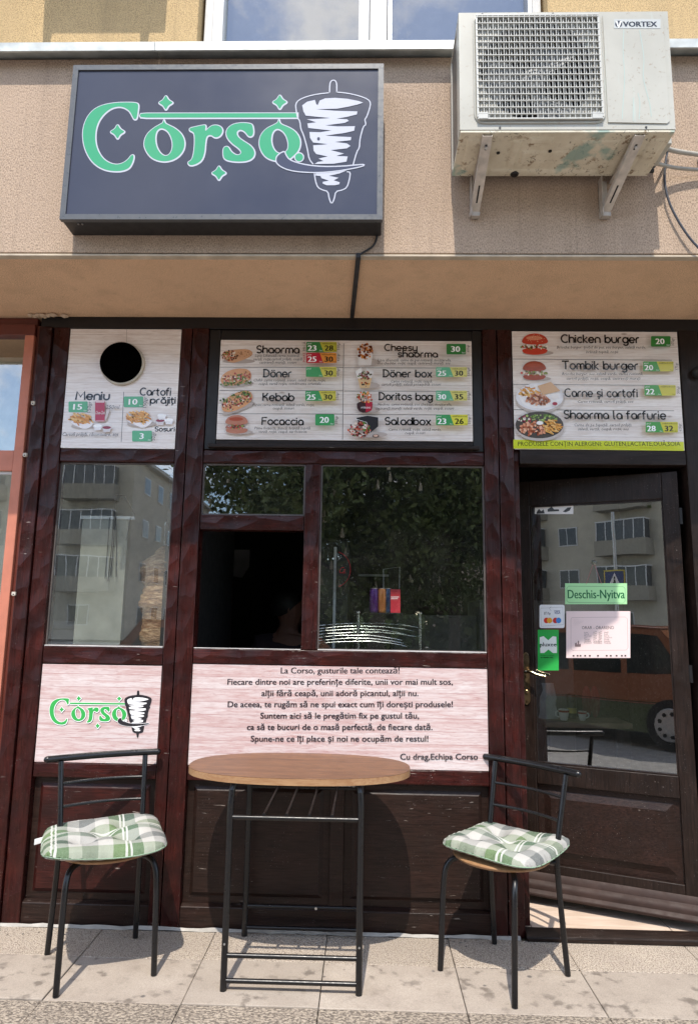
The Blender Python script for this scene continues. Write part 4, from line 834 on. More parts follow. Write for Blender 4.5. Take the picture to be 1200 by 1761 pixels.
# corner columns left (the coil shows between)
MB().box(AX0, AX0+.012, yf+.0125, yf+.07, AZ0+.012, AZ1-.012).build('side_column', M['casing'], ac); MB().box(AX0, AX0+.012, AY1-.03, AY1, AZ0+.012, AZ1-.012).build('side_column', M['casing'], ac)
co = MB()
for i in range(38): z = AZ0+.03+i*.0128; co.box(AX0+.003, AX0+.016, yf+.071, AY1-.031, z, z+.004)
co.build('side_coil', M['alu'], ac); MB().box(AX0+.017, AX0+.03, yf+.03, AY1-.01, AZ0+.015, AZ1-.015).box(AX0+.03, AX1-.25, AY1-.03, AY1-.012, AZ0+.015, AZ1-.015).build('condenser', M['coil'], ac)
# base pan with pressed ribs
pan = MB().box(AX0+.002, AX1-.002, yf+.002, AY1-.001, AZ0+.001, AZ0+.0118)
def emb(x0, x1, y0, y1, h=.006): 
    v = [(x0, y0, AZ0+.001), (x1, y0, AZ0+.001), (x1, y1, AZ0+.001), (x0, y1, AZ0+.001), (x0+.01, y0+.01, AZ0-h), (x1-.01, y0+.01, AZ0-h), (x1-.01, y1-.01, AZ0-h), (x0+.01, y1-.01, AZ0-h)]
    pan.add(v, [(4, 7, 6, 5), (0, 4, 5, 1), (1, 5, 6, 2), (2, 6, 7, 3), (3, 7, 4, 0)])
emb(.56, .60, -.86, -.70); emb(.61, .80, -.80, -.72); emb(.83, .98, -.86, -.69); emb(.38, .45, -.87, -.68); emb(1.09, 1.15, -.87, -.68); emb(.50, .95, -.69, -.655); emb(.62, .72, -.88, -.84)
pan.build('base_pan', M['pan'], ac, bevel=.002)
MB().lathe([(.014, AZ0-.012), (.0175, AZ0-.008), (.018, AZ0+.002)], (.607, -.665, 0), 18).build('drain_hole', M['dark'], ac)
for x_, y_ in ((.515, -.79), (.72, -.80)): MB().lathe([(.007, AZ0-.0035), (.0072, AZ0)], (x_, y_, 0), 12).build('drain_hole', M['dark'], ac)
# front panel relief on the right, and the raised ring round the grille
MB().prism([(.915, AZ0+.04), (1.14, AZ0+.035), (1.150, AZ0+.045), (1.150, AZ1-.03), (1.14, AZ1-.02), (.915, AZ1-.02)], 'y', yf-.004, yf+.002).build('front_panel', M['casing'], ac, bevel=.004)
def rrect(x0, x1, z0, z1, r, n=5):
    P = []
    for cx, cz, a in ((x1-r, z0+r, -90), (x1-r, z1-r, 0), (x0+r, z1-r, 90), (x0+r, z0+r, 180)): P += [(cx+r*math.cos(R_(a+90*i/n)), cz+r*math.sin(R_(a+90*i/n))) for i in range(n+1)]
    return P
P = rrect(GX0-.008, GX1+.008, GZ0-.008, GZ1+.006, .035); MB().tube([(x, yf-.001, z) for x, z in P+[P[0], P[1]]], .005, 8).build('grille_ring', M['casing'], ac, smooth=True)
gr = MB(); nV, nH = 23, 15; yg = yf-.012
def bulge(u): return .010*min(1, 6*u, 6*(1-u))
for i in range(nV+1):
    x = GX0+.004+(GX1-GX0-.008)*i/nV; gr.box(x-.0012, x+.0012, yg-.0015, yg+.0015, GZ0+.004, GZ1-.004)
    if i < nV: xm = x+.5*(GX1-GX0-.008)/nV; gr.box(xm-.0016, xm+.0016, yg+.004, yg+.016, GZ0+.03, GZ1-.02)
for j in range(nH+1):
    z = GZ0+.022+(GZ1-GZ0-.034)*j/nH; gr.box(GX0, GX1, yg-.003, yg+.003, z-.0013, z+.0013)
for k in (0, 1): gr.box(GX0+(.004 if k == 0 else .44), GX0+(.04 if k == 0 else .478), yg-.003, yg+.01, GZ0+.002, GZ0+.028)
gr.box(GX0-.002, GX0+.003, yg-.002, yf+.01, GZ0+.01, GZ1-.01); gr.box(GX1-.003, GX1+.002, yg-.002, yf+.01, GZ0+.01, GZ1-.01); gr.box(GX0, GX1, yg-.002, yf+.01, GZ0, GZ0+.005); gr.box(GX0, GX1, yg-.002, yf+.01, GZ1-.005, GZ1)
gr.build('grille', M['grille'], ac)
fcx, fcz = (GX0+GX1)/2, (GZ0+GZ1)/2
MB().lathe([(.236, 0), (.236, .05), (.225, .05), (.225, .0)], (fcx, yf+.014, fcz), 40, 'y', caps=False).build('fan_shroud', M['fan'], ac)
sq = [(GX0+.001, GZ0+.001), (GX1-.001, GZ0+.001), (GX1-.001, GZ1-.001), (GX0+.001, GZ1-.001)]; ci = [(fcx+.222*math.cos(2*math.pi*i/36), fcz+.222*math.sin(2*math.pi*i/36)) for i in range(36)]
MB().add([(a_, yf+.0135, b_) for a_, b_ in sq+ci], [tuple(q_) for q_ in tessellate_polygon([[Vector((a_, b_, 0)) for a_, b_ in sq], [Vector((a_, b_, 0)) for a_, b_ in ci]])]).build('fan_opening_plate', M['casing'], ac)
fb = MB()
for k in range(3):
    a0 = R_(20+120*k); P = []
    for i in range(9):
        for j in (0, 1):
            a = a0+(.0 if j == 0 else 1.05)+.22*math.sin(i/8*1.5); r = .05+.165*i/8; P.append((fcx+r*math.cos(a), yf+.05+(.045 if j else 0), fcz+r*math.sin(a)))
    fb.add(P, [(2*i, 2*i+1, 2*i+3, 2*i+2) for i in range(8)])
fb.lathe([(.01, -.01), (.045, 0), (.055, .03), (.055, .07)], (fcx, yf+.045, fcz), 24, 'y').build('fan', M['fan'], ac, smooth=False)
pr = Print(wallmap(yf-.0044), yf-.0046); pr.layer().rect(1055, 33, 1135, 49, 'b4b6b2'); pr.layer().ell(1063, 41.5, 6.2, 6.0, '3a3a3e', 18); pr.layer().poly([(1058, 37), (1061, 37), (1063, 45), (1065, 37), (1068, 37), (1064, 48), (1062, 48)], 'e6e6e2'); pr.text('VORTEX', 1071, 1128.5, 46, 8.6, '26262a', 0, .045)
pr.build('lettering', ac, False)
# greenish run-off streaks on the front panel
st = Print(wallmap(yf-.0044), yf-.0045); st.layer()
for P in ([(1072, 50), (1070, 90), (1074, 130), (1071, 170), (1069, 205)], [(1099, 52), (1104, 80), (1107, 105), (1104, 130), (1110, 155), (1117, 180), (1119, 200)], [(1088, 168), (1088, 208)], [(1096, 160), (1100, 175), (1098, 205)]): st.stroke(smooth_loop(P, 2, False), .0028, 'a9bab3')
st.build('stain', ac, False)
for x, z in ((.44, AZ1-.008), (.72, AZ1-.008), (.50, AZ0+.02), (1.06, AZ0+.02)): MB().lathe([(.0045, yf-.002), (.0045, yf+.002)], (x, 0, z), 8, 'y').build('screw', M['dark'], ac)
MB().box(AX1-.001, AX1+.035, -.80, -.66, AZ0+.03, AZ0+.2).build('valve_cover', M['casing'], ac, bevel=.006)
# brackets
def bracket(xf, xw, label):
    b = thing('wall_bracket', label, 'bracket', (xw, -.6, 3.1), group='brackets carrying the white air conditioner')
    MB().box(xw-.018, xw-.015, -.648, -.603, 3.07, 3.245).box(xw-.018, xw+.018, -.606, -.602, 3.07, 3.245).build('upright', M['bracket'], b)
    # top channel and sloping strut
    v0, v1 = Vector((xf, -.900, 3.232)), Vector((xw, -.625, 3.085)); ax = (v1-v0).normalized(); sd_ = Vector((1, 0, 0)); nn = ax.cross(sd_).normalized()
    mb = MB()
    for (a, bb, c_, d_) in ((-.019, .019, 0, .002), (-.019, -.0165, .002, .022), (.0165, .019, .002, .022)):
        P = [v+sd_*s_+nn*(-n_) for v in (v0, v1) for s_ in (a, bb) for n_ in (c_, d_)]
        mb.add(P, [(0, 1, 3, 2), (4, 6, 7, 5), (0, 2, 6, 4), (1, 5, 7, 3), (0, 4, 5, 1), (2, 3, 7, 6)])
    mb.build('strut', M['bracket'], b)
    MB().box(xf-.018, xf+.018, -.89, -.603, 3.2350, 3.2375).build('top_channel', M['bracket'], b)
    for f0, f1, w_ in ((.10, .17, .004), (.62, .86, .0035)):
        a_, b_ = v0.lerp(v1, f0), v0.lerp(v1, f1); P = [p_+sd_*s_+nn*.0006 for p_ in (a_, b_) for s_ in (-w_, w_)]
        MB().add(P, [(0, 1, 3, 2)]).build('slot', M['dark'], b)
    p_ = v0.lerp(v1, .13); MB().tube([p_+nn*.003, p_+nn*.012], .006, 6).build('bolt', M['alu'], b)
    MB().box(xw-.02, xw+.02, -.63, -.604, 3.070, 3.10).build('foot_plate', M['bracket'], b); return b
bracket(at(838, 226, -.9).x, at(816, 355, -.625).x, 'left of the two metal brackets under the white air conditioner')
bracket(at(1100, 228, -.9).x, at(1040, 355, -.625).x, 'right of the two metal brackets under the white air conditioner')
# the unit of the flat above: only its shadow reaches the picture
def shift(o, d, sx=1):
    c_ = copy_tree(o); c_.location = o.location+Vector(d); c_.scale.x = sx; return c_
ac2 = shift(ac, (-2.015, .0, 1.365), .68); tag(ac2, 'white outdoor air conditioner of the flat above, higher up the yellow wall', 'air conditioner')
for x in (at(73, 60, -.565).x, at(240, 60, -.565).x):
    b2 = thing('wall_bracket', ('left' if x < -1.3 else 'right')+' bracket of the upper air conditioner, out of reach on the yellow wall', 'bracket', (x, -.565, 4.5), group='brackets of the upper air conditioner')
    MB().box(x-.02, x+.02, -.88, -.57, 4.545, 4.588).box(x-.02, x+.02, -.61, -.57, 4.45, 4.544).build('arm', M['bracket'], b2)
    MB().box(x-.018, x+.018, -.900, -.86, 4.46, 4.5445).build('end_stop', M['bracket'], b2)
# pipes and cable at the right of the unit
pp = thing('refrigerant_pipe', 'two pale insulated pipes leaving the right side of the air conditioner', 'pipe', (1.25, -.62, 3.3))
MB().tube([(1.16, -.70, 3.335), (1.22, -.70, 3.335), (1.28, -.67, 3.338), (1.45, -.65, 3.33), (2.2, -.65, 3.32)], .0095, 12, smooth=2).build('insulated_pipe', simple('cream_lagging', (.34, .32, .28), .7), pp, smooth=True)
MB().tube([(1.16, -.68, 3.29), (1.22, -.66, 3.285), (1.32, -.63, 3.285), (1.6, -.622, 3.28), (2.2, -.622, 3.27)], .0075, 12, smooth=2).build('insulated_pipe', simple('cream_lagging', (.34, .32, .28), .7), pp, smooth=True)
MB().tube([(1.163, -.71, 3.33), (1.20, -.71, 3.325), (1.235, -.705, 3.338)], .008, 10).build('copper_joint', simple('aged_copper', (.35, .15, .08), .4, .8), pp, smooth=True)
MB().tube([(1.60, -.75, 3.52), (1.42, -.86, 3.47), (1.30, -.88, 3.35), (1.235, -.82, 3.20), (1.21, -.70, 3.10)], .0, 6).build('spare', M['cable'], pp) if 0 else None
cbl = thing('power_cable', 'grey power cable hanging from the air conditioner towards the right', 'cable', (1.2, -.66, 3.24))
P = [Vector((1.168, -.66, 3.27)), Vector((1.18, -.655, 3.255))]+[at(x, y, -.625) for x, y in ((1153, 248), (1146, 262), (1142, 290), (1142, 320), (1150, 350), (1165, 380), (1185, 410), (1202, 428), (1240, 470), (1300, 490))]
MB().tube(P, .0048, 10, smooth=2).build('cable', M['cable'], cbl, smooth=True)
MB().lathe([(.006, 0), (.009, .002), (.009, .016), (.006, .018)], (1.172, -.66, 3.255), 12, 'x').build('gland', M['rubber'], cbl)
hs = thing('flexible_duct', 'thick insulated line set bowing out from the wall beside the air conditioner', 'pipe', (1.4, -.62, 3.3))
MB().tube([(1.78, -.602, 3.62), (1.76, -.70, 3.61), (1.66, -.78, 3.57), (1.50, -.79, 3.48), (1.44, -.74, 3.38), (1.43, -.602, 3.34)], .028, 14, smooth=2).build('duct', M['pvc'], hs, smooth=True)

# ---------------------------------------------------------------- furniture
def woodtop(name, a, b, dark, ax=0):
    t = NT(name); g = t.coord((.35, 3.2, 3.2) if ax == 0 else (3.2, .35, 3.2)); n1 = t.noise(g, 9, 7, .62, 1.2); n2 = t.noise(g, 60, 4, .6, .2)
    c = t.mix(t.ramp(n1, [(.35, 0.), (.65, 1.)]), a, b); c = t.mix(t.ramp(n2, [(.46, 0.), (.62, .6)]), c, dark); c = t.mix(t.ramp(t.noise(g, 4.0, 6, .65, 2.5), [(.54, 0.), (.62, .6)]), c, dark)
    return t.out(c, .38, t.bump(n2, .08, .0005), spec=.4)
M['top'] = woodtop('oak_laminate', (.23, .11, .05), (.13, .057, .024), (.06, .026, .012)); M['edge'] = woodtop('oak_edge_band', (.38, .23, .12), (.32, .18, .09), (.26, .13, .06))
M['seat'] = woodtop('pale_oak_seat', (.34, .20, .10), (.28, .15, .07), (.2, .1, .045))
BM = M['black_metal']
tx, ty, tz = -.265, -.292, .770
tb = thing('folding_table', 'small table with a long rounded oak top on a black tube frame', 'table', (tx, ty, 0))
def stadium(hw, hd, n=26, p=2.5):
    return [(hw*abs(math.cos(a))**(2/p)*(1 if math.cos(a) >= 0 else -1), hd*abs(math.sin(a))**(2/p)*(1 if math.sin(a) >= 0 else -1)) for a in [2*math.pi*i/(4*n) for i in range(4*n)]]
O_ = stadium(.460, .262, p=2.35)
o = MB().prism([(tx+x, ty+y) for x, y in O_], 'z', tz-.0015, tz).build('table_top', M['top'], tb)
MB().prism([(tx+x*1.0005, ty+y*1.0005) for x, y in O_], 'z', tz-.026, tz-.0015).build('edge_band', M['edge'], tb)
X0, X1, YF, YB = tx-.247, tx+.258, -.500, -.045
for x, y in ((X0, YF), (X1, YF), (X0, YB), (X1, YB)):
    k = 1 if x > tx else -1
    MB().tube([(x, y, .001), (x, y, .55), (x-.0*k, y, .70), (x-.01*k, y+(.02 if y == YF else -.01), .7435)], .0125, 14, smooth=1).build('leg', BM, tb, smooth=False)
    auto(bpy.data.objects[-1] if 0 else kids(tb)[-1])
for y, zs, r in ((YF, (.612, .122, .035), .009), (YB, (.625, .122, .035), .0085)):
    for z in zs: auto(MB().tube([(X0+.01, y, z), (X1-.01, y, z)], r, 12).build('crossbar', BM, tb))
auto(MB().tube([(X0+.005, YF+.01, .735), (X0+.005, YB-.01, .735)], .010, 10).build('side_bar', BM, tb)); auto(MB().tube([(X1-.005, YF+.01, .735), (X1-.005, YB-.01, .735)], .010, 10).build('side_bar', BM, tb))
for i in range(4):
    x = X0+.13+i*.088; auto(MB().tube([(x, YF+.003, .622), (x+.004, YB, .632)], .006, 10).build('rack_rod', M['gunmetal'] if 'gunmetal' in M else BM, tb))
for p_, q_, r_ in (((X0, YF-.0122, .165), (X0, YF-.0150, .165), .004), ((X1, YF-.0122, .165), (X1, YF-.015, .165), .004), ((-.20, YB-.008, .122), (-.20, YB-.012, .122), .006)): auto(MB().tube([p_, q_], r_, 8).build('rivet', M['alu'], tb))

def make_chair(loc, rz, label):
    t_ = thing('chair', label, 'chair', loc, rz, 'chairs at the small table')
    def L(mb, name, m, sm=True):
        o = mb.build(name, m, t_, local=True); return auto(o, 50) if sm else o
    for s_ in (-1, 1):
        L(MB().tube([(s_*.176, -.176, .001), (s_*.172, -.160, .30), (s_*.168, -.150, .385), (s_*.150, -.120, .418), (s_*.09, -.06, .424), (s_*.03, -.02, .4245)], .0115, 14, smooth=2), 'front_leg', BM)
        L(MB().tube([(s_*.176, .180, .001), (s_*.167, .148, .34), (s_*.166, .140, .46), (s_*.178, .212, .752)], .0115, 14, smooth=2), 'back_leg', BM)
        L(MB().tube([(s_*.165, .140, .422), (s_*.03, .03, .424)], .009, 10), 'seat_strut', BM)
    def bow(z, r, x=.176, d=.028, yb=.2): return MB().tube([(-x+2*x*i/12, yb+d*(1-(2*i/12-1)**2), z) for i in range(13)], r, 12)
    tr = bow(.764, .0142, .235, .022, .212)
    for s_ in (-1, 1): tr.lathe([(.002, -.012), (.009, -.009), (.0138, 0), (.0142, .004)] if s_ < 0 else [(.0142, -.004), (.0138, 0), (.009, .009), (.002, .012)], (s_*.236, .212, .764), 14, 'x')
    L(tr, 'top_rail', BM); L(bow(.664, .0062, .174, .03, .190), 'crossbar', BM); L(bow(.575, .0062, .170, .03, .168), 'crossbar', BM)
    st = MB(); n = 48; R = .193
    prof = [(R-.006, .4335), (R, .438), (R+.001, .443), (R-.004, .4475)]
    st.lathe(prof, (0, .0, 0), n); L(st, 'seat', M['seat']); return t_
chL = make_chair((-1.043, -.333, 0), R_(29.5), 'black metal chair left of the table, its back to the logo board')
chR = make_chair((.565, -.306, 0), R_(-47), 'black metal chair right of the table, turned in front of the open door')

def plaid():
    t = NT('green_plaid_cotton'); uv = t.new('ShaderNodeUVMap'); s = t.sep(uv.outputs[0])
    W_, G1, G2, D_, Gy = (.38, .37, .345), (.085, .145, .050), (.048, .098, .052), (.025, .04, .042), (.17, .17, .165)
    def band(u, off, seq):
        f = t.math('FRACT', t.math('ADD', t.math('MULTIPLY', u, 1/.27), off)); st = []; p = 0
        for w_, c_ in seq: st.append((p, c_)); p += w_
        return t.ramp(f, st, 'CONSTANT'), f
    seq = [(.20, W_), (.21, G1), (.19, G2), (.17, W_), (.23, Gy)]; seq2 = [(.20, W_), (.20, G2), (.21, G1), (.17, W_), (.22, D_)]
    ca, fa = band(s[0], .12, seq); cb_, fb_ = band(s[1], .31, seq2)
    c = t.mix(.5, ca, cb_)
    def dl(f, p):
        a = t.math('LESS_THAN', t.math('ABSOLUTE', t.math('SUBTRACT', f, p)), .013); b = t.math('LESS_THAN', t.math('ABSOLUTE', t.math('SUBTRACT', f, p+.055)), .013); return t.math('MAXIMUM', a, b)
    c = t.mix(t.math('MULTIPLY', t.math('MAXIMUM', dl(fa, .38), dl(fb_, .37)), .85), c, (.47, .47, .44))
    # both wide bands crossing read as full tone, as woven checks do
    g = t.coord(); wv = t.noise(g, 700, 2); c = t.mix(t.ramp(wv, [(.4, .15), (.6, 0.)]), c, (.7, .7, .66))
    wr = t.noise(t.coord((1, 1, 1)), 26, 4, .6, .6)
    return t.out(c, .92, t.bump(wr, .5, .008, t.bump(wv, .3, .0006)), spec=.15)
M['plaid'] = plaid()
def cushion(loc, rz, label, seed, with_tag, S_=.49):
    r = random.Random(seed); n = 56
    root = thing('seat_cushion', label, 'cushion', loc, rz, 'plaid cushions on the chairs')
    dim = [(0, 0), (-.085, -.085), (.085, -.085), (-.085, .085), (.085, .085)]
    ph = [r.random()*6 for _ in range(8)]
    def top(u, v):
        x, y = u*S_/2, v*S_/2; e = max(0, (1-abs(u)**3.2))*max(0, (1-abs(v)**3.2)); h = .047*e**.42
        h *= 1+.10*math.sin(7*u+ph[0])*math.cos(6*v+ph[1])
        for dx, dy in dim: d2 = (x-dx)**2+(y-dy)**2; h -= .034*math.exp(-d2/.0011)*e+.022*math.exp(-d2/.0045)*e
        return h
    vs, fs, uvs = [], [], []
    for sgn in (1, -1):
        for j in range(n+1):
            for i in range(n+1):
                u, v = -1+2*i/n, -1+2*j/n; cu, cv = u, v
                # rounded plan with edges drawn in between the corners
                k = 1-.16*max(0, (abs(u)*abs(v)))**3; bx_ = 1-.05*(1-u*u)*abs(v)**4-.0; by_ = 1-.05*(1-v*v)*abs(u)**4
                x, y = u*k*by_*S_/2, v*k*bx_*S_/2
                puck = .004*math.sin(34*(u if abs(v) > abs(u) else v)+ph[2])*max(abs(u), abs(v))**6
                h = top(u, v)+abs(puck)*.6 if sgn > 0 else -.62*top(u, v)*.55
                wav = .008*math.sin(2.2*u+ph[3])*math.sin(1.8*v+ph[4])+.012*(abs(u)*abs(v))**1.5
                vs.append((x+puck, y+puck*.6, .030+h+wav if sgn > 0 else max(.0005, .030+h+wav*.8))); uvs.append((x, y) if sgn > 0 else (x+.03, y+.05))
        b = 0 if sgn > 0 else (n+1)**2
        for j in range(n):
            for i in range(n):
                q = (b+j*(n+1)+i, b+j*(n+1)+i+1, b+(j+1)*(n+1)+i+1, b+(j+1)*(n+1)+i); fs.append(q if sgn > 0 else q[::-1])
    me = bpy.data.meshes.new('cover'); me.from_pydata(vs, [], fs); ul = me.uv_layers.new(name='UVMap')
    me.uv_layers[0].data.foreach_set('uv', [c_ for l in me.loops for c_ in uvs[l.vertex_index]]); me.materials.append(M['plaid']); me.shade_smooth()
    o = bpy.data.objects.new('cover', me); C.objects.link(o); o.parent = root
    P = []
    for i in range(4*14):
        s_, f_ = divmod(i, 14); f_ = -1+2*f_/14; u, v = ((f_, -1), (1, f_), (-f_, 1), (-1, -f_))[s_]
        k = 1-.16*max(0, (abs(u)*abs(v)))**3; bx_ = 1-.05*(1-u*u)*abs(v)**4; by_ = 1-.05*(1-v*v)*abs(u)**4; wav = .008*math.sin(2.2*u+ph[3])*math.sin(1.8*v+ph[4])+.012*(abs(u)*abs(v))**1.5
        P.append((u*k*by_*S_/2*1.004, v*k*bx_*S_/2*1.004, .0305+wav*.9))
    MB().tube(P+[P[0]], .0022, 6, smooth=1).build('piping', simple('green_piping', (.22, .32, .22), .8), root, local=True, smooth=True)
    if with_tag:
        MB().prism([(-.262, .008), (-.216, .018), (-.216, .040), (-.262, .030)], 'y', .10, .102).build('label_tag', simple('white_satin', (.75, .75, .74), .5), root, local=True)
        kids(root)[-1].rotation_euler.z = R_(-0)
    return root
cushion((-1.055, -.34, .440), R_(24), 'green grey and white plaid cushion on the left chair, white tag at its corner', 3, True)
cushion((.588, -.300, .440), R_(-40), 'green and white plaid cushion on the right chair beside the door', 9, False, .435)
# ---------------------------------------------------------------- door stickers and notices
def doormap(yl=.018):
    o = Vector((1.525, .032)); ca, sa = math.cos(-R_(23)), math.sin(-R_(23)); ex = Vector((ca, sa)); ey = Vector((-sa, ca)); p0 = o+ey*yl
    def m(px, py):
        d = ray(px, py); den = d[0]*ey.x+d[1]*ey.y; k = ((p0.x-0)*ey.x+(p0.y-CAMY)*ey.y)/den; q = Vector((d[0]*k, CAMY+d[1]*k))-o
        return (q.dot(ex), CAMZ+d[2]*k)
    return m
DM = doormap(.0165)
def doorthing(name, label, cat, px, py, group=None):
    u, z = DM(px, py); a = -R_(23); p = Vector((1.525+u*math.cos(a)-.0165*math.sin(a), .032+u*math.sin(a)+.0165*math.cos(a), z))
    o = thing(name, label, cat, tuple(p), a, group); return o, (u, z)
def doorprint(name, label, cat, x0, y0, x1, y1, card, fn, rad=0, group=None, part='sheet', thick=.0005):
    o, (u0, z0) = doorthing(name, label, cat, (x0+x1)/2, y1, group)
    m = lambda px, py: (DM(px, py)[0]-u0, DM(px, py)[1]-z0)
    base = Print(m, .0012, .0001)
    if rad: base.layer().rr(x0, y0, x1, y1, rad, card)
    else: base.layer().rect(x0, y0, x1, y1, card)
    b = base.build(part, o); b.location.y = 0
    sol = b.modifiers.new('solid', 'SOLIDIFY'); sol.thickness = thick; sol.offset = 0
    pr = Print(m, .0006, .00012); fn(pr); pr.build('print', o); return o
def f_open(pr):
    P = [(977, 1008), (1071, 1009), (1074, 1012), (1074, 1034), (1071, 1037), (977, 1036), (974, 1033), (974, 1011)]
    pr.layer().stroke(P, .0018, '5d8a68', closed=True); pr.layer().text('Deschis-Nyitva', 976, 1073.5, 1029, 14.5, '1f6a44', 0, .02, 3)
op = doorprint('open_sign', 'pale green Deschis-Nyitva sign hanging from a sucker on the door glass', 'sign', 971, 1003, 1077.5, 1039, 'a9dfa4', f_open, thick=.0012)
u0, z0 = DM((971+1077.5)/2, 1039); q = lambda x, y, d=-.002: (DM(x, y)[0]-u0, d, DM(x, y)[1]-z0)
MB().tube([q(1007, 1005), q(1019, 971, -.006)], .0008, 6).tube([q(1034, 1005), q(1022, 971, -.006)], .0008, 6).build('string', simple('red_string', (.5, .2, .2), .7), op, local=True)
x_, _, z_ = q(1020.5, 967); MB().lathe([(.014, .001), (.012, -.004), (.005, -.008), (.005, -.012), (.003, -.016)], (x_, 0, z_), 20, 'y').build('suction_cup', glass('clear_rubber', .1, 1.5), op, local=True, smooth=True)
def f_hours(pr):
    pr.layer(); k = '9a8484'
    pr.stroke([(983, 1062), (1074, 1061), (1078, 1064), (1079, 1114), (1076, 1118), (985, 1119), (981, 1116), (981, 1065)], .0012, k, closed=True)
    pr.layer().text('ORAR - ÓRAREND', 1000, 1055, 1082, 5.2, '5a4a4a', 0, 0, 2)
    for i, (a, b, c) in enumerate((('Luni', '10⁰⁰ - 20⁰⁰', 'Hétfő'), ('Marți', '10⁰⁰ - 20⁰⁰', 'Kedd'), ('Miercuri', '10⁰⁰ - 20⁰⁰', 'Szerda'), ('Joi', '10⁰⁰ - 20⁰⁰', 'Csütörtök'), ('Vineri', '10⁰⁰ - 20⁰⁰', 'Péntek'), ('Sâmbătă', 'Închis-Zárva', 'Szombat'), ('Duminică', 'Închis-Zárva', 'Vasárnap'))):
        y = 1088.5+i*3.0; pr.text(a, 1004, 1004+len(a)*1.55, y, 2.1, '6a5a5a', res=1); pr.text(b, 1020, 1034.5, y, 2.2, '4a3c3c', res=1, bold=.01); pr.text(c, 1038, 1038+len(c)*1.5, y, 2.1, '6a5a5a', res=1)
    pr.poly([(988, 1112), (988, 1106), (991, 1105), (991, 1108), (993, 1108), (993, 1102), (995, 1102), (995, 1108), (998, 1107), (998, 1112)], '8a7676')
    for i in range(5): pr.stroke([(985, 1066+i*2.2), (994+3*((i*7) % 4), 1066+i*2.2)], .0005, 'a89898')
    for x in (984, 991, 996, 1004, 1012, 1026, 1041, 1048, 1058, 1067, 1073): pr.rect(x, 1126.5, x+3, 1129, '2a2a2c')
doorprint('opening_hours_notice', 'pinkish paper notice with opening hours in a plastic sleeve on the door', 'notice', 973, 1051, 1083, 1131.5, 'ecd6d4', f_hours, thick=.0008)
def f_cards(pr):
    pr.layer().stroke([(929, 1046), (967, 1044), (968, 1074), (930, 1077)], .0010, '5a5e68', closed=True)
    pr.layer().text('BT Pay', 935, 946, 1057, 4.6, '2c3038', .1, .01); pr.text('VISA', 952, 962.5, 1056, 4.8, '2c3a78', .2, .015); pr.rect(952, 1050, 962.5, 1050.8, '2c3a78')
    for x, a, b in ((939, 'd8402c', 'e8a83a'), (954.5, 'c83a3a', '4a8ad0')): pr.layer().ell(x, 1067, 4.6, 4.9, a); pr.layer().ell(x+5.4, 1067, 4.6, 4.9, b)
    pr.layer().stroke([(947, 1043), (944, 1046.5), (947, 1050)], .0012, '4a4e58')
doorprint('payment_sticker', 'white rounded sticker with card payment logos on the door glass', 'sticker', 927, 1040, 970, 1080, 'e9eaec', f_cards, 3)
def f_green(pr):
    pr.layer().poly([(927.5, 1096), (934, 1094), (942, 1101), (950, 1094), (956, 1095), (956.5, 1108), (951, 1108.5), (957, 1110), (957, 1123), (950, 1123), (942.5, 1117), (935, 1123), (928.5, 1123), (928, 1110), (932, 1108.5), (927.5, 1108)], 'eef3ee')
    pr.layer().text('pluxee', 928, 956, 1111.5, 6.6, '16202e', 0, .02); pr.text('Cardurile de masă sunt', 929, 952, 1128, 2, '123a1c', res=1); pr.text('acceptate aici', 929, 950, 1131.5, 2.4, '0c2a14', bold=.02, res=1)
doorprint('meal_card_sticker', 'bright green meal card sticker with a white cross shape on the door', 'sticker', 924, 1083, 960, 1153, '35b052', f_green)
def f_warn(pr):
    pr.layer().text('Atenție! Ușa se închide automat', 921, 983, 870, 2.4, 'b02c2c', res=1, bold=.01)
    pr.poly([(922, 881), (926, 875), (930, 879), (934, 876), (936, 883), (922, 883.5)], '3a3a3c').poly([(941, 876), (948, 871), (952, 876), (960, 876), (961, 879), (941, 880)], '3a3a3c').poly([(967, 880), (975, 873), (982, 872), (979, 878), (972, 881)], '3a3a3c')
doorprint('white_sticker', 'small white strip sticker with black drawings at the top corner of the door glass', 'sticker', 919, 866.5, 985, 884, 'e8e4e2', f_warn)

# ---------------------------------------------------------------- inside: doner, banner, cans, counter, person
t = NT('roast_meat'); g = t.coord((1, 1, 3)); c = t.ramp(t.noise(g, 22, 7, .7, .7), [(.3, (.09, .035, .015)), (.5, (.36, .20, .10)), (.68, (.66, .47, .29))]); M['meat'] = t.out(c, .55, t.bump(t.noise(g, 35, 5), 1., .008))
dn = thing('doner_spit', 'stacked doner meat on an upright spit behind the left window', 'doner meat', (-1.035, .19, 1.1))
prof = []; r_ = random.Random(5)
for i in range(40): z = 1.14+.60*i/39; prof.append((max(.02, (.075+.03*math.sin(min(1, i/36)*math.pi*.62))*(1+.06*r_.uniform(-1, 1)))*(1 if i < 34 else (39.5-i)/6), z))
P = MB().lathe(prof, (-1.035, .19, 0), 26); P.v = [(x+.006*math.sin(40*z+8*x), y+.006*math.cos(33*z), z) for x, y, z in P.v]; P.build('meat', M['meat'], dn, smooth=True)
MB().tube([(-1.035, .19, 1.0), (-1.035, .19, 1.86)], .006, 8).build('skewer', M['steel'], dn); MB().lathe([(.12, 1.08), (.13, 1.10), (.13, 1.112)], (-1.035, .19, 0), 24).build('drip_tray', M['steel'], dn)
bn = thing('hanging_banner', 'pale banner hanging from a thin white rod behind the left window', 'banner', (-1.3, .22, 1.2))
a, b = at(140, 885, .075), at(232, 885, .075)
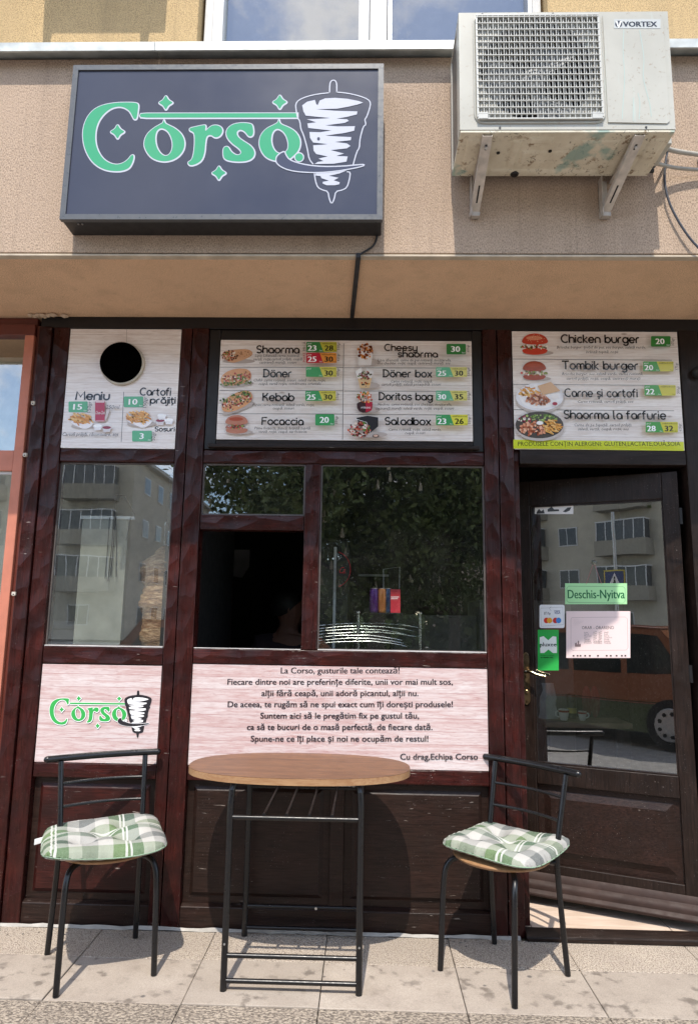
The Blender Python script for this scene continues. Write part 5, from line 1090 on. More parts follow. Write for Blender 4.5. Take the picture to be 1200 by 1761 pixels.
MB().box(a.x, b.x, .07, .08, a.z-.022, a.z-.006).build('rod', M['pvc'], bn); MB().box(a.x+.01, b.x-.03, .076, .078, 1.235, a.z-.022).build('cloth', simple('grey_banner', (.27, .27, .23), .8), bn)
for k, (x0, y0, x1, y1) in enumerate(((189, 890, 181, 995), (197, 888, 186, 1000), (199, 888, 191, 990), (200, 890, 200, 992), (225, 890, 217, 930), (199, 852, 197, 888), (199, 852, 214, 852), (214, 852, 232, 885))):
    MB().tube([at(x0, y0, .062), at((x0+x1)/2+.6, (y0+y1)/2, .063), at(x1, y1, .062)], .0022, 5).build('cord', M['dark'], bn)
wl_ = thing('white_crate', 'white plastic crate low behind the left window', 'crate', tuple(at(110, 1075, .35)))
p = at(112, 1075, .35); MB().box(p.x-.11, p.x+.10, .30, .45, p.z-.02, p.z+.022).box(p.x-.09, p.x+.08, .31, .44, p.z-.2, p.z-.02).build('crate_body', M['pvc'], wl_, bevel=.006)
ct = thing('counter', 'dark serving counter inside the hatch with thin steel tubes for tray glints', 'counter', (.2, .3, 0))
bx('counter_top', -.88, 2.0, .10, .62, 1.10, 1.14, M['dark'], ct, .003) if 0 else bx('counter_top', -.88, .52, .10, .62, 1.14, 1.17, M['dark'], ct, .003)
bx('counter_front', -.88, .52, .12, .60, .05, 1.138, M['dark'], ct, 0)
trs = MB()
for i in range(7):
    y0 = 1107-i*5.2; x0 = 546; x1 = 705+random.randint(-18, 30); P = [at(x0+(x1-x0)*k/10, y0+random.uniform(-.5, .5)-6*math.sin(k/10*2.2)+(k/10)**3*10, .12+.02*i) for k in range(11)]; MB().tube(P, .0036, 6).build('steel_tray_glint', M['steel'], ct, smooth=True)  # thin steel tubes shaped as the light lines glinting off bent trays
ds = thing('display_case', 'small clear display case with steel corner posts behind the big window', 'display case', tuple(at(665, 1110, .16)))
a, b = at(606, 1056, .16), at(738, 1106, .16)
MB().box(a.x, b.x, .16, .164, 1.171, a.z).build('case_glass', M['glass'], ds); MB().box(a.x, b.x, .41, .414, 1.171, a.z).build('case_glass', M['glass'], ds)
MB().box(a.x, b.x, .156, .416, a.z, a.z+.004).build('case_top', M['glass'], ds)
for px in (616, 722): x = at(px, 1060, .17).x; auto(MB().lathe([(.007, 1.2), (.007, a.z+.004), (.010, a.z+.006), (.010, a.z+.014), (.004, a.z+.018)], (x, .17, 0), 12).build('post', M['steel'], ds))
zt = a.z+.0045
def can(px, body, stripe, word, label, r=.024, name='drinks_can', cat='can'):
    p = at(px, 1050, .22); zb = zt; h = .120; o = thing(name, label, cat, (p.x, .22, zb), group='cans on the display case')
    m = simple(name+'_'+word.lower(), body, .25, .3, .05)
    auto(MB().lathe([(r*.8, zb), (r, zb+.008), (r, zb+h-.012), (r*.82, zb+h)], (p.x, .22, 0), 20).build('can_body', m, o)); auto(MB().lathe([(r*.8, zb+h), (r*.84, zb+h+.003), (r*.7, zb+h+.002)], (p.x, .22, 0), 20).build('can_lid', M['alu'], o))
    pr = Print(lambda a_, b_: (a_, b_), -r*1.02, .0002); pr.layer().poly([(-.010, zb+.03), (.010, zb+.03), (.010, zb+.075), (-.010, zb+.075)], stripe); q_ = pr.build('can_print', o, False); q_.location = (0, 0, -zb); 
    q_.location = (0, 0, 0); me_ = q_.data
    for v_ in me_.vertices: v_.co = (v_.co.x+p.x, v_.co.y+.22+.22, v_.co.z+zb)
    for v_ in me_.vertices: v_.co = (v_.co.x, v_.co.y, v_.co.z)
    return o
shf = thing('can_shelf', 'thin black shelf under the row of cans', 'shelf', (.07, .22, zt)); bx('shelf_board', at(632, 1050, .22).x, at(692, 1050, .22).x, .19, .26, zt, zt+.005, M['dark'], shf, 0); zt += .0055
can(643, (.10, .015, .16), 'a888b0', 'plum', 'purple drinks can, leftmost of the row behind the big window'); can(657, (.62, .20, .05), 'e0b89c', 'amber', 'orange drinks can between the purple and dark blue ones'); can(667, (.03, .05, .14), '8a94a8', 'navy', 'dark blue drinks can beside the red box', .019)
p = at(679, 1050, .22); rb = thing('snack_box', 'red box standing right of the drinks cans', 'box', (p.x, .22, zt)); bx('carton', p.x-.024, p.x+.026, .20, .24, zt, zt+.118, simple('red_carton', (.55, .03, .05), .4), rb, .001)
pr = Print(wallmap(.1995), .1992); pr.layer().rect(672, 1026, 686, 1027.4, 'f0d8d8').rect(672, 1029, 684, 1030.2, 'f0d8d8'); pr.build('print', rb, False)
wf = thing('wire_frame', 'thin wire hanger frame standing behind the cans', 'rack', tuple(at(674, 1010, .27)))
MB().tube([at(x, y, .27) for x, y in ((660, 1050), (659, 979), (687, 975), (686, 1050))], .0016, 6).build('wire', M['alu'], wf)
sl_ = thing('strip_light', 'unlit white strip fitting deep inside the bar', 'lamp', tuple(at(642, 990, 1.2))); a, b = at(616, 989, 1.2), at(668, 991, 1.2); MB().box(a.x, b.x, 1.19, 1.22, a.z-.006, a.z+.006).build('tube', M['pvc'], sl_)
rd = thing('round_drinks_sign', 'red outlined round sign with script lettering behind the big window', 'sign', tuple(at(585, 980, .6)))
pr = Print(wallmap(.6), .6); pr.layer().stroke([(574+28.5*math.cos(a_), 979-31*-math.sin(a_)*-1) for a_ in np.linspace(-1.25, 1.25, 24)], .004, 'c81c34'); pr.text('Ca.', 582, 594, 986, 11, 'c81c34', .35, .01); pr.build('sign_print', rd, False)
MB().prism([(at(574, 979, .6).x+.095*math.cos(a_), at(574, 979, .6).z+.095*math.sin(a_)) for a_ in np.linspace(-1.35, 1.35, 20)], 'y', .601, .606).build('sign_plate', M['dark'], rd)
fz = thing('refrigerator', 'dark tall fridge with a pale edge strip at the left of the big window', 'fridge', (-.2, .9, 0)); bx('cabinet', -.30, -.10, .7, 1.3, 0, 1.85, M['dark'], fz, .01); bx('door_strip', -.185, -.170, .69, .70, .9, 1.80, M['pvc'], fz, 0)
cbn = thing('wall_cabinet', 'dark cabinets along the right of the room behind the big window', 'cabinet', (.8, 1.4, 0)); bx('cabinet_low', .18, .72, 1.2, 1.6, 0, 1.42, simple('graphite_door', (.09, .09, .085), .4), cbn, .004); bx('cabinet_high', .725, 1.3, 1.1, 1.6, 0, 1.52, simple('graphite_side', (.11, .105, .10), .4), cbn, .004)
bg_ = thing('paper_bags', 'crumpled cellophane and paper heaped on the hatch ledge', 'wrapping', (-.63, .2, 1.17)); mb = MB()
for k in range(16):
    c_ = Vector((-.66+random.gauss(0, .05), .22+random.uniform(-.06, .06), 1.175)); P = [c_+Vector((random.gauss(0, .03), random.gauss(0, .02), abs(random.gauss(0, .018)))) for _ in range(4)]; mb.add(P, [(0, 1, 2), (0, 2, 3), (0, 3, 1)])
mb.build('crumpled_film', simple('clear_film', (.28, .28, .28), .15), bg_)

po = thing('wall_poster', 'dim pale sheet hanging on the back wall inside the hatch', 'poster', tuple(at(410, 970, 1.6))); a, b = at(391, 945, 1.6), at(428, 994, 1.6)
MB().prism([(a.x, b.z+.02), (b.x-.05, b.z), (b.x, b.z+.08), (b.x, a.z), (a.x+.02, a.z)], 'y', 1.6, 1.603).build('sheet', simple('dim_sheet', (.20, .18, .17), .8), po)
rc = thing('red_cooler', 'tall dark red cooler at the left inside the hatch', 'fridge', tuple(at(368, 1040, 1.4))); a, b = at(354, 992, 1.4), at(383, 1095, 1.4)
bx('cooler_body', a.x, b.x, 1.4, 1.7, .045, a.z, simple('cooler_red', (.20, .012, .01), .4), rc, .01)
ss0 = thing('white_strip', 'thin white strip hanging above the red cooler', 'strip', tuple(at(366, 962, 1.3))); a, b = at(364.5, 938, 1.3), at(367.5, 984, 1.3); MB().box(a.x, b.x, 1.3, 1.305, b.z, a.z).build('strip', M['pvc'], ss0)
# person: one continuous skinned body, seen from behind and to the side in the dark room
def skin_body(name, joints, edges, mat_, parent, root=0, sub=2):
    me = bpy.data.meshes.new(name); me.from_pydata([j[0] for j in joints], edges, []); o = bpy.data.objects.new(name, me); C.objects.link(o)
    sk = o.modifiers.new('skin', 'SKIN'); ly = me.skin_vertices[0].data if me.skin_vertices else None
    if ly is None: bpy.context.view_layer.objects.active = o
    for i, j in enumerate(joints): ly[i].radius = (j[1], j[2]); ly[i].use_root = (i == root)
    s_ = o.modifiers.new('sub', 'SUBSURF'); s_.levels = sub; s_.render_levels = sub; me.materials.append(mat_)
    if parent: o.parent = parent
    return o
hp = at(496, 1052, 1.25); hz = hp.z
ps = thing('person', 'person in a dark shirt with short dark hair, head turned right, inside the dark hatch', 'person', (hp.x, 1.25, .045))
skin_m = simple('skin', (.26, .115, .075), .6, var=.1); shirt = simple('maroon_shirt', (.035, .02, .028), .85); hairm = simple('black_hair', (.012, .010, .009), .6, bump=.6, bs=120)
Z0 = .045; J = lambda x, y, z: (x, y, z-Z0)
sh_z = hz-.160
jn = [(J(0, 0, sh_z-.50), .17, .13), (J(0, 0, sh_z-.25), .16, .12), (J(0, 0, sh_z-.06), .18, .115), (J(.0, 0, sh_z+.02), .085, .075), (J(.008, -.005, hz-.095), .062, .062), (J(.022, -.008, hz-.045), .098, .082), (J(.012, 0, hz+.04), .115, .098), (J(.005, .0, hz+.095), .085, .075),
      (J(-.17, 0, sh_z-.05), .062, .062), (J(-.23, -.02, sh_z-.30), .046, .046), (J(-.16, -.20, sh_z-.44), .036, .036), (J(-.10, -.27, sh_z-.42), .028, .02),
      (J(.17, 0, sh_z-.05), .062, .062), (J(.23, -.02, sh_z-.30), .046, .046), (J(.17, -.20, sh_z-.44), .036, .036), (J(.11, -.27, sh_z-.42), .028, .02),
      (J(-.09, 0, sh_z-.62), .09, .09), (J(-.10, 0, .50), .06, .06), (J(-.10, .0, .10), .042, .042), (J(-.10, -.14, .08), .03, .025), (J(.09, 0, sh_z-.62), .09, .09), (J(.10, 0, .50), .06, .06), (J(.10, .0, .10), .042, .042), (J(.10, -.14, .08), .03, .025)]
ed = [(0, 1), (1, 2), (2, 3), (3, 4), (4, 5), (5, 6), (6, 7), (2, 8), (8, 9), (9, 10), (10, 11), (2, 12), (12, 13), (13, 14), (14, 15), (0, 16), (16, 17), (17, 18), (18, 19), (0, 20), (20, 21), (21, 22), (22, 23)]
skin_body('body', jn, ed, skin_m, ps)
# shirt: slightly larger shell of the trunk and upper arms
js = [(j[0], j[1]*1.14, j[2]*1.16) for j in jn[:3]]+[(jn[8][0], .078, .078), (jn[9][0], .06, .06), (jn[12][0], .078, .078), (jn[13][0], .06, .06), (J(0, .005, sh_z+.035), .088, .08), (J(0, 0, sh_z-.66), .17, .13)]
skin_body('shirt', js, [(0, 1), (1, 2), (2, 3), (3, 4), (2, 5), (5, 6), (2, 7), (0, 8)], shirt, ps)
tr_ = [(J(0, 0, sh_z-.58), .175, .14)]+[(jn[i][0], jn[i][1]*1.15, jn[i][2]*1.15) for i in (16, 17, 18, 20, 21, 22)]
skin_body('trousers', tr_, [(0, 1), (1, 2), (2, 3), (0, 4), (4, 5), (5, 6)], hairm, ps)
hm = MB(); 
for j in range(9):
    for i in range(16):
        th, ph_ = j/8*1.75, i/16*2*math.pi; rr = 1+.03*math.sin(5*ph_); front = max(0, math.cos(ph_+.15)); th2 = th*(1.22-.60*front)
        hm.v.append((-.004+.116*rr*math.sin(th2)*math.cos(ph_), .002+.098*rr*math.sin(th2)*math.sin(ph_), hz+.03-Z0+.112*math.cos(th2)))
hm.f = [(j*16+i, j*16+(i+1) % 16, (j+1)*16+(i+1) % 16, (j+1)*16+i) for j in range(8) for i in range(16)]; hm.m = [0]*len(hm.f); hm.build('hair', hairm, ps, local=True, smooth=True)
er = MB(); er.tube([(.022+.012*math.cos(a_), -.082+.006*math.cos(a_), hz-Z0+.005+.026*math.sin(a_)) for a_ in np.linspace(-1.4, 3.6, 12)], .005, 6, smooth=1); er.build('ear', skin_m, ps, local=True, smooth=True)
ns = MB(); ns.tube([(.105, -.0, hz-Z0+.03), (.128, -.0, hz-Z0), (.105, -.0, hz-Z0-.012)], [.008, .013, .008], 8, smooth=1).tube([(.100, -.02, hz-Z0-.038), (.104, .0, hz-Z0-.040), (.100, .02, hz-Z0-.038)], .006, 6); ns.build('nose', skin_m, ps, local=True, smooth=True)
for s_ in (0, 1): MB().lathe([(.001, -.01), (.008, -.007), (.011, 0), (.008, .007), (.001, .01)], (.098, -.034+s_*.068, hz-Z0+.03), 10).build('eye', M['pvc'], ps, local=True, smooth=True)

# behind the door glass: a shelf with two cups, tin, bag and plates
sh2 = thing('wall_shelf', 'pale wooden shelf inside the doorway holding two cups', 'shelf', (.95, .8, .9))
a = at(905, 1240, .72); b = at(1040, 1240, .72); zs_ = a.z
bx('shelf_board', 1.02, 1.50, .70, .95, zs_-.03, zs_, simple('shelf_oak', (.35, .24, .16), .5), sh2, .002)
for x in (1.05, 1.46): bx('shelf_leg', x-.015, x+.015, .8, .83, .045, zs_-.0305, M['dark'], sh2, 0)
cup_m = simple('white_china', (.78, .77, .74), .2, 0, .03, bump=0); band_m = simple('red_black_band', (.35, .03, .02), .3)
def cup(px, r, h, hs_, label):
    x = at(px, 1238, .78).x; o = thing('cup', label, 'cup', (x, .78, zs_), group='cups on the shelf inside the door')
    auto(MB().lathe([(r*.6, zs_), (r*.7, zs_+.004), (r*.95, zs_+h*.6), (r, zs_+h), (r*.9, zs_+h), (r*.8, zs_+h*.5), (.001, zs_+.006)], (x, .78, 0), 24).build('cup_body', cup_m, o), 60)
    auto(MB().lathe([(r*.985, zs_+h*.74), (r*1.012, zs_+h*.75), (r*1.02, zs_+h*.92), (r*1.0, zs_+h*.93)], (x, .78, 0), 24).build('cup_band', band_m, o))
    MB().tube([(x+hs_*r*.9, .78, zs_+h*.82), (x+hs_*r*1.5, .78, zs_+h*.8), (x+hs_*r*1.55, .78, zs_+h*.4), (x+hs_*r*.85, .78, zs_+h*.3)], .004, 8, smooth=2).build('cup_handle', cup_m, o, smooth=True); return x
xc = cup(969, .030, .062, -1, 'white china cup with a red band standing on a saucer behind the door glass'); xd = cup(1001, .024, .052, 1, 'smaller white cup with a red band, handle to the right, behind the door glass')
tn = thing('drinks_tin', 'black and yellow tin standing behind the two cups', 'can', (xd-.03, .88, zs_)); auto(MB().lathe([(.026, zs_), (.027, zs_+.13), (.022, zs_+.14)], (xd-.03, .88, 0), 20).build('tin_body', simple('black_tin', (.05, .045, .03), .3, .3), tn)); auto(MB().lathe([(.0274, zs_+.03), (.0274, zs_+.06)], (xd-.03, .88, 0), 20).build('tin_band', simple('yellow_tin', (.45, .38, .08), .3), tn))
for k, dx in enumerate((.06, .11)):
    x = xd+dx; o = thing('plate', ('left' if k == 0 else 'right')+' of the two red rimmed plates standing on edge behind the cups', 'plate', (x, .9, zs_), group='plates standing on the shelf')
    auto(MB().lathe([(.09, 0), (.088, .006), (.05, .010), (.001, .010)], (x, .88+.01*k, zs_+.095), 28, 'y').build('plate_dish', simple('dark_red_glaze', (.16, .02, .03), .25), o)); kids(o)[-1].scale = (.32, 1, 1)
bgx = at(935, 1200, .85); o = thing('paper_bag', 'crumpled white bag on the shelf behind the door handle', 'bag', (1.06, .84, zs_)); mb = MB()
nb_ = 10; vs = []
for j in range(6):
    for i in range(nb_):
        a_ = 2*math.pi*i/nb_; r_ = .055*(1-.08*j)*(1+random.uniform(-.18, .18)); vs.append((1.075+r_*math.cos(a_), .85+.6*r_*math.sin(a_), zs_+.04*j))
mb.add(vs, [(j*nb_+i, j*nb_+(i+1) % nb_, (j+1)*nb_+(i+1) % nb_, (j+1)*nb_+i) for j in range(5) for i in range(nb_)]); mb.build('bag_body', simple('white_paper', (.5, .5, .5), .8), o)

# ---------------------------------------------------------------- neighbouring shop on the left, small fittings
nb = thing('neighbour_shopfront', 'salmon painted window frame of the neighbouring shop at the left edge', 'shopfront', (-1.8, 0, 0))
bx('stile', -1.765, -1.717, -.004, .06, 0, 2.80, M['orange'], nb, .003); bx('head', -3.4, -1.7175, -.002, .06, 2.801, 2.86, M['maroon'], nb, .003); bx('fascia', -3.4, -1.7175, .02, .06, 2.861, 2.902, M['maroon'], nb, .001)
bx('rail', -3.4, -1.766, .0, .06, 2.085, 2.19, M['orange'], nb, .003); bx('rail', -3.4, -1.766, .0, .06, 0, .5, M['orange'], nb, .003)
MB().box(-3.4, -1.766, .03, .035, .5, 2.085).build('pane', M['glass_left'], nb); MB().box(-3.4, -1.766, .03, .035, 2.19, 2.80).build('pane', M['glass_left'], nb)
bx('inner_blind', -3.4, -1.77, .3, .31, 0, 2.8, M['pale_room'], nb, 0); bx('back_wall', -3.45, -1.76, 2.5, 2.6, 0, 2.9, M['pale_room'], nb, 0); bx('bead', -3.4, -1.766, .015, .028, 2.070, 2.084, M['pvc'], nb, 0)
for i, (px, py) in enumerate(((24, 1022), (43, 783), (57, 694))):
    p = at(px, py, -.02); o = thing('cable_clip', ('lowest', 'middle', 'topmost')[i]+' small pale cable clip on the salmon frame', 'clip', (p.x, -.01, p.z), group='cable clips on the salmon frame')
    MB().box(p.x-.009, p.x+.009, -.022, -.0045, p.z-.004, p.z+.012).lathe([(.004, -.023), (.008, -.022), (.008, -.012)], (p.x, 0, p.z), 10, 'y').build('clip_body', simple('ivory_plastic', (.5, .45, .38), .5), o); MB().lathe([(.0035, -.0235), (.0036, -.022)], (p.x, 0, p.z), 8, 'y').build('clip_hole', M['dark'], o)
o = thing('round_wall_fitting', 'dark round ribbed fitting on the post at the right edge', 'fitting', tuple(at(1199, 640, -.02)))
p = at(1200, 640, -.02); auto(MB().lathe([(.02, .01), (.028, -.01), (.028, -.03), (.018, -.045), (.005, -.048)], (p.x, 0, p.z), 20, 'y').build('cap', M['conduit'], o))

# ---------------------------------------------------------------- across the street (seen in the glass)
def block(name, label, X0, X1, Y0, Y1, h, col, floors, bay, balc, zr=.8):
    b = thing(name, label, 'building', ((X0+X1)/2, Y1, 0)); m = simple(name+'_render_%d' % int(abs(X0)), col, .9, var=.12, scale=1.2); m2 = simple(name+'_panel_%d' % int(abs(X0)), tuple(x*.62 for x in col), .9, var=.1)
    bx('wall', X0, X1, Y0, Y1, 0, h, m, b, 0); bx('roof', X0-.4, X1+.4, Y0-.4, Y1+.4, h, h+.25, M['concrete'], b, 0)
    fh = h/floors; wm = simple('window_dark_%d' % int(abs(X0)), (.05, .055, .06), .1); n = 0
    def win(face, u, z, w_, hh):
        mb = MB(); g_ = MB()
        if face == 'f': mb.box(u, u+w_, Y1, Y1+.06, z, z+hh); g_.box(u+.07, u+w_/2-.03, Y1+.06, Y1+.07, z+.07, z+hh-.07); g_.box(u+w_/2+.03, u+w_-.07, Y1+.06, Y1+.07, z+.07, z+hh-.07)
        else: mb.box(X1, X1+.06, u, u+w_, z, z+hh); g_.box(X1+.06, X1+.07, u+.07, u+w_/2-.03, z+.07, z+hh-.07); g_.box(X1+.06, X1+.07, u+w_/2+.03, u+w_-.07, z+.07, z+hh-.07)
        wo_ = mb.build('window', M['pvc'], b); g_.build('pane', wm, wo_)
    for f_ in range(floors):
        z = f_*fh+1.0; u = X1-bay
        k = 0
        while u > X0+.5 and k < 6:
            if k % 2 == 0 and f_ > 0 and balc:
                bx('balcony', u-.6, u+bay-.9, Y1+.001, Y1+1.2, z-1.0, z+.05, m2, b, 0)
                mb = MB().box(u-.5, u+bay-1.0, Y1+.3, Y1+1.1, z+.052, z+1.35); gl_ = mb.build('balcony_glazing', wm, b)
                fm = MB(); 
                for q_ in range(6): xx = u-.5+(bay-.5)*q_/5; fm.box(xx-.03, xx+.03, Y1+1.101, Y1+1.14, z+.052, z+1.35)
                fm.box(u-.55, u+bay-.95, Y1+.25, Y1+1.16, z+1.351, z+1.42); fm.build('balcony_frame', M['pvc'], b)
            else: win('f', u, z, 1.5, 1.4)
            u -= bay; k += 1
        u = Y1-bay*.9; k = 0
        while u > Y0+1 and k < 7: win('s', u, z, 1.3, 1.3); u -= bay*.8; k += 1
    return b
block('apartment_block', 'grey beige apartment block with glazed balconies across the street', -44, -16.2, -66, -43, 12.6, (.44, .40, .32), 4, 4.0, True)
block('apartment_block', 'long pink rendered apartment block further right across the street', 6, 34, -58, -40, 11, (.6, .48, .38), 4, 4.2, True)
block('low_building', 'cream two storey building far along the street', -15, 5, -80, -70, 7, (.5, .45, .36), 2, 4.0, False)
# chestnut trees
leaf = NT('chestnut_leaf'); o_ = leaf.new('ShaderNodeObjectInfo'); gg = leaf.geo(); M['leaf'] = leaf.out(leaf.ramp(leaf.noise(gg, 1.1, 4), [(.3, (.07, .11, .03)), (.7, (.20, .24, .07))]), .6)
M['bark'] = simple('bark', (.11, .085, .06), .9, bump=1., bs=30); M['blossom'] = simple('cream_blossom', (.6, .52, .38), .8)
def tree(x, y, h, r, base, label, seed, nl=9000):
    rg = np.random.default_rng(seed); o = thing('chestnut_tree', label, 'tree', (x, y, -.16), group='chestnut trees across the road')
    MB().tube([(x, y, -.16), (x+.1, y, h*.25), (x-.1, y+.1, h*.5), (x, y, h*.85)], [.28, .22, .16, .04], 12, smooth=1).build('trunk', M['bark'], o, smooth=True)
    lb = MB(); tips = []
    for k in range(16):
        a_ = rg.uniform(0, 6.28); z0_ = rg.uniform(base*.8, h*.7); e_ = Vector((x+r*.8*math.cos(a_), y+r*.8*math.sin(a_), z0_+rg.uniform(.3, 1.6))); tips.append(e_); lb.tube([(x, y, z0_), (Vector((x, y, z0_))*.5+e_*.5)+Vector((0, 0, .3)), e_], [.09, .05, .015], 6, smooth=1)
    lb.build('limb', M['bark'], o, smooth=True)
    cl = []
    for k in range(190):
        v = rg.normal(size=3); v /= np.linalg.norm(v); q_ = rg.uniform(.35, 1)**.6; zc = (base+h)/2; hh = (h-base)/2
        c_ = np.array([x, y, zc])+v*q_*np.array([r, r, hh]); c_[2] = max(c_[2], base); cl.append(c_)
    n = nl; cid = rg.integers(0, len(cl), n); cc = np.array(cl)[cid]+rg.normal(size=(n, 3))*np.array([.55, .55, .42]); s_ = rg.uniform(.07, .15, n)
    a1 = rg.normal(size=(n, 3)); a1 /= np.linalg.norm(a1, axis=1)[:, None]; a2 = rg.normal(size=(n, 3)); a2 -= (a2*a1).sum(1)[:, None]*a1; a2 /= np.linalg.norm(a2, axis=1)[:, None]
    V = np.stack([cc-a1*s_[:, None], cc+a2*s_[:, None]*.45, cc+a1*s_[:, None], cc-a2*s_[:, None]*.45], 1).reshape(-1, 3)-np.array([x, y, -.16])
    me = bpy.data.meshes.new('crown'); me.from_pydata(V.tolist(), [], [(4*i, 4*i+1, 4*i+2, 4*i+3) for i in range(n)]); me.materials.append(M['leaf']); oo = bpy.data.objects.new('crown', me); C.objects.link(oo); oo.parent = o; oo['kind'] = 'stuff'
    bl = MB()
    for k in range(110):
        v = rg.normal(size=3); v /= np.linalg.norm(v); v[1] = abs(v[1]); c_ = np.array([x, y, (base+h)/2])+v*np.array([r*.95, r*.95, (h-base)/2]); bl.lathe([(.05, 0), (.045, .08), (.01, .22)], tuple(c_), 5)
    b_ = bl.build('blossom', M['blossom'], o); b_['kind'] = 'stuff'
tree(.3, -17.0, 9.5, 5.5, 2.2, 'big flowering chestnut tree directly across the road', 3, 70000)
tree(7.8, -19.0, 9.0, 4.2, 2.6, 'flowering chestnut tree to the right of the biggest one', 4, 9000)
tree(3.6, -25.0, 9.0, 4.5, 1.8, 'chestnut tree standing behind the first row', 5, 9000)
hg = MB(); rg = np.random.default_rng(8); n = 9000; cc = np.stack([rg.uniform(-5, 14, n), rg.normal(-27, .5, n), rg.uniform(-.1, 3.2, n)], 1); s_ = rg.uniform(.12, .25, n); a1 = rg.normal(size=(n, 3)); a1 /= np.linalg.norm(a1, axis=1)[:, None]; a2 = np.cross(a1, rg.normal(size=(n, 3))); a2 /= np.linalg.norm(a2, axis=1)[:, None]
V = np.stack([cc-a1*s_[:, None], cc+a2*s_[:, None], cc+a1*s_[:, None], cc-a2*s_[:, None]], 1).reshape(-1, 3)
me = bpy.data.meshes.new('hedge'); me.from_pydata(V.tolist(), [], [(4*i, 4*i+1, 4*i+2, 4*i+3) for i in range(n)]); me.materials.append(M['leaf']); hgo = bpy.data.objects.new('hedge', me); C.objects.link(hgo); tag(hgo, 'dense green hedge behind the chestnut trees', 'hedge', None, 'stuff')
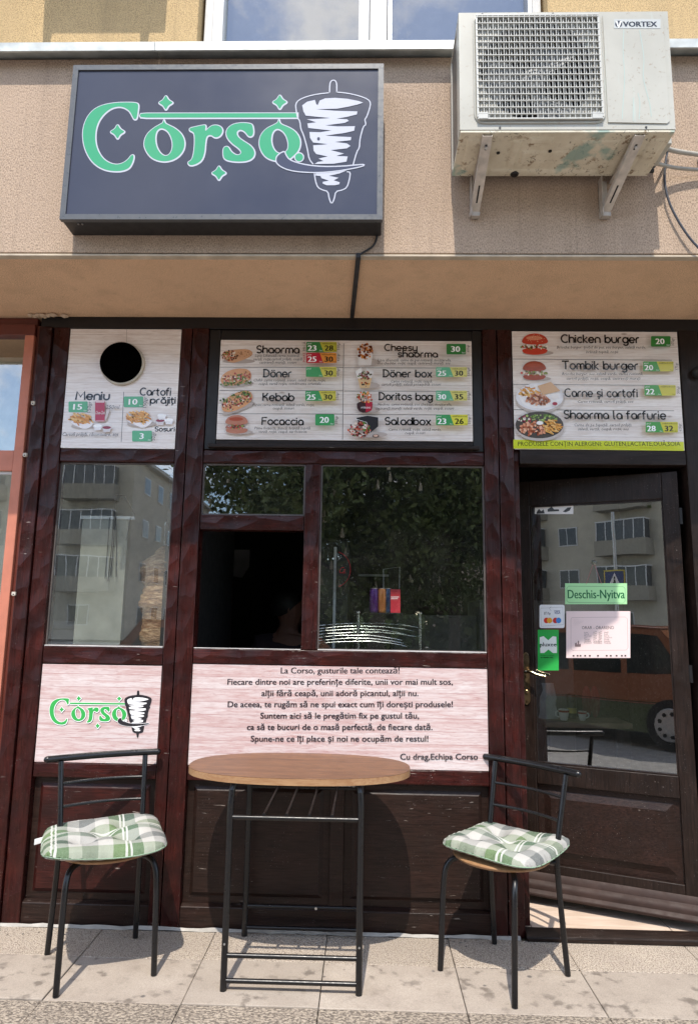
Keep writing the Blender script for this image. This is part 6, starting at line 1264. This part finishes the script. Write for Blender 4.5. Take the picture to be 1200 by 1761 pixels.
# parked vehicles
def car(x, y, L_, body_c, low_c, label, h=1.45, cat='car', name='parked_car', face=1):
    o = thing(name, label, cat, (x, y, -.12)); m = simple(name+'_paint_%d' % int(abs(x*10)), body_c, .22, 0, .03, bump=0); ml = simple(name+'_lower_%d' % int(abs(x*10)), low_c, .3, 0, .05, bump=0); W2 = .84
    z0 = -.12; pr_ = [(-.5, .35), (-.49, .62), (-.42, .80), (-.30, .86), (-.17, h-.03), (.0, h), (.30, h-.02), (.43, .92), (.49, .86), (.5, .35)]
    up_ = [(x+u*L_, z0+z) for u, z in pr_ if z > .6]+[(x+.5*L_, z0+.55), (x-.5*L_, z0+.55)]
    MB().prism(up_, 'y', y-W2, y+W2).build('body', m, o, bevel=.05, seg=3)
    MB().prism([(x-.5*L_, z0+.22), (x+.5*L_, z0+.22), (x+.5*L_, z0+.549), (x-.5*L_, z0+.549)], 'y', y-W2+.001, y+W2-.001).build('lower_body', ml, o, bevel=.04)
    for s_ in (-1, 1):
        yy = y+s_*(W2+.004)
        for u0, u1, q0, q1 in ((-.275, -.165, -.13, -.02), (-.01, .0, .0, .0), (.0, .0, .25, .0)): pass
        for P in ([(-.255, .90), (-.155, h-.12), (-.01, h-.09), (-.01, .90)], [(.01, .90), (.01, h-.09), (.17, h-.09), (.17, .90)], [(.19, .90), (.19, h-.09), (.29, h-.12), (.37, .93)]):
            MB().prism([(x+u*L_, z0+z) for u, z in P], 'y', min(yy, y+s_*(W2-.005)), max(yy, y+s_*(W2-.005))).build('side_window', M['carglass'], o)
        for u in (-.32, .32):
            cx = x+u*L_; ty_ = MB().lathe([(.20, -.10), (.30, -.10), (.31, 0), (.30, .10), (.20, .10)], (cx, y+s_*(W2-.08), z0+.31), 24, 'y').build('wheel', M['rubber'], o, smooth=False)
            auto(ty_); hub = MB().lathe([(.20, 0), (.19, .012*s_), (.05, .02*s_)], (cx, y+s_*(W2+.022), z0+.31), 20, 'y')
            hub.build('rim', M['alu'], ty_)
            sp = MB()
            for k in range(9): a_ = 2*math.pi*k/9; sp.lathe([(.026, .014*s_), (.025, .024*s_)], (cx+.135*math.cos(a_), y+s_*(W2+.022), z0+.31+.135*math.sin(a_)), 6, 'y')
            sp.build('rim_hole', M['rubber'], ty_)
    for s_ in (-1, 1):
        MB().box(x-.5*L_-.02, x-.5*L_+.02, y+s_*.6-.16, y+s_*.6+.16, z0+.60, z0+.74).build('headlight', M['pvc'], o, bevel=.02); MB().box(x+.5*L_-.02, x+.5*L_+.02, y+s_*.65-.1, y+s_*.65+.1, z0+.62, z0+.82).build('tail_light', M['maroon'], o, bevel=.02)
    ws = MB().add([(x-.285*L_-.01, y-.7, z0+.90), (x-.285*L_-.01, y+.7, z0+.90), (x-.175*L_-.012, y+.62, z0+h-.07), (x-.175*L_-.012, y-.62, z0+h-.07)], [(0, 1, 2, 3)]).build('windscreen', M['carglass'], o); return o
M['carglass'] = simple('car_glass', (.02, .025, .025), .06, 0, .05, bump=0)
car(-2.1, -6.1, 4.1, (.24, .095, .05), (.07, .095, .045), 'orange hatchback with green lower doors parked along the road behind the photographer', 1.5)
car(-7.6, -6.0, 4.2, (.35, .03, .05), (.30, .03, .04), 'dark red car parked ahead of the orange one', 1.42)
car(3.6, -6.2, 4.3, (.09, .095, .10), (.07, .07, .075), 'dark grey car parked behind the orange one', 1.44)
# street sign
ss = thing('crossing_sign', 'blue pedestrian crossing sign with yellow border on a grey pole', 'road sign', (-1.55, -4.1, -.12)) if 0 else thing('crossing_sign', 'blue pedestrian crossing sign with yellow border on a grey pole', 'road sign', (-2.85, -8.2, -.12))
sxp, syp = -2.85, -8.2
auto(MB().tube([(sxp, syp, -.12), (sxp, syp, 3.4)], .03, 12).build('pole', M['alu'], ss)); bx('plate', sxp-.19, sxp+.19, syp+.045, syp+.05, 1.95, 2.37, simple('sign_yellow', (.6, .5, .05), .4), ss, 0)
pr = Print(lambda a_, b_: (sxp+(a_-50)*.0035, 2.16-(b_-50)*.0039), -.0, .002); pr.st = -.002; pr.y0 = syp+.052
pr.layer().rect(2, 2, 98, 98, '1c2f6a'); pr.layer().poly([(50, 8), (95, 94), (5, 94)], 'f0f0f0'); pr.layer().poly([(46, 38), (54, 38), (58, 60), (66, 84), (58, 84), (50, 66), (42, 84), (34, 84), (42, 60)], '141414').ell(50, 31, 5, 6, '141414')
for k in range(4): pr.poly([(14+k*20, 92), (22+k*20, 92), (26+k*16, 80), (20+k*16, 80)], '141414')
pr.build('sign_print', ss, False)
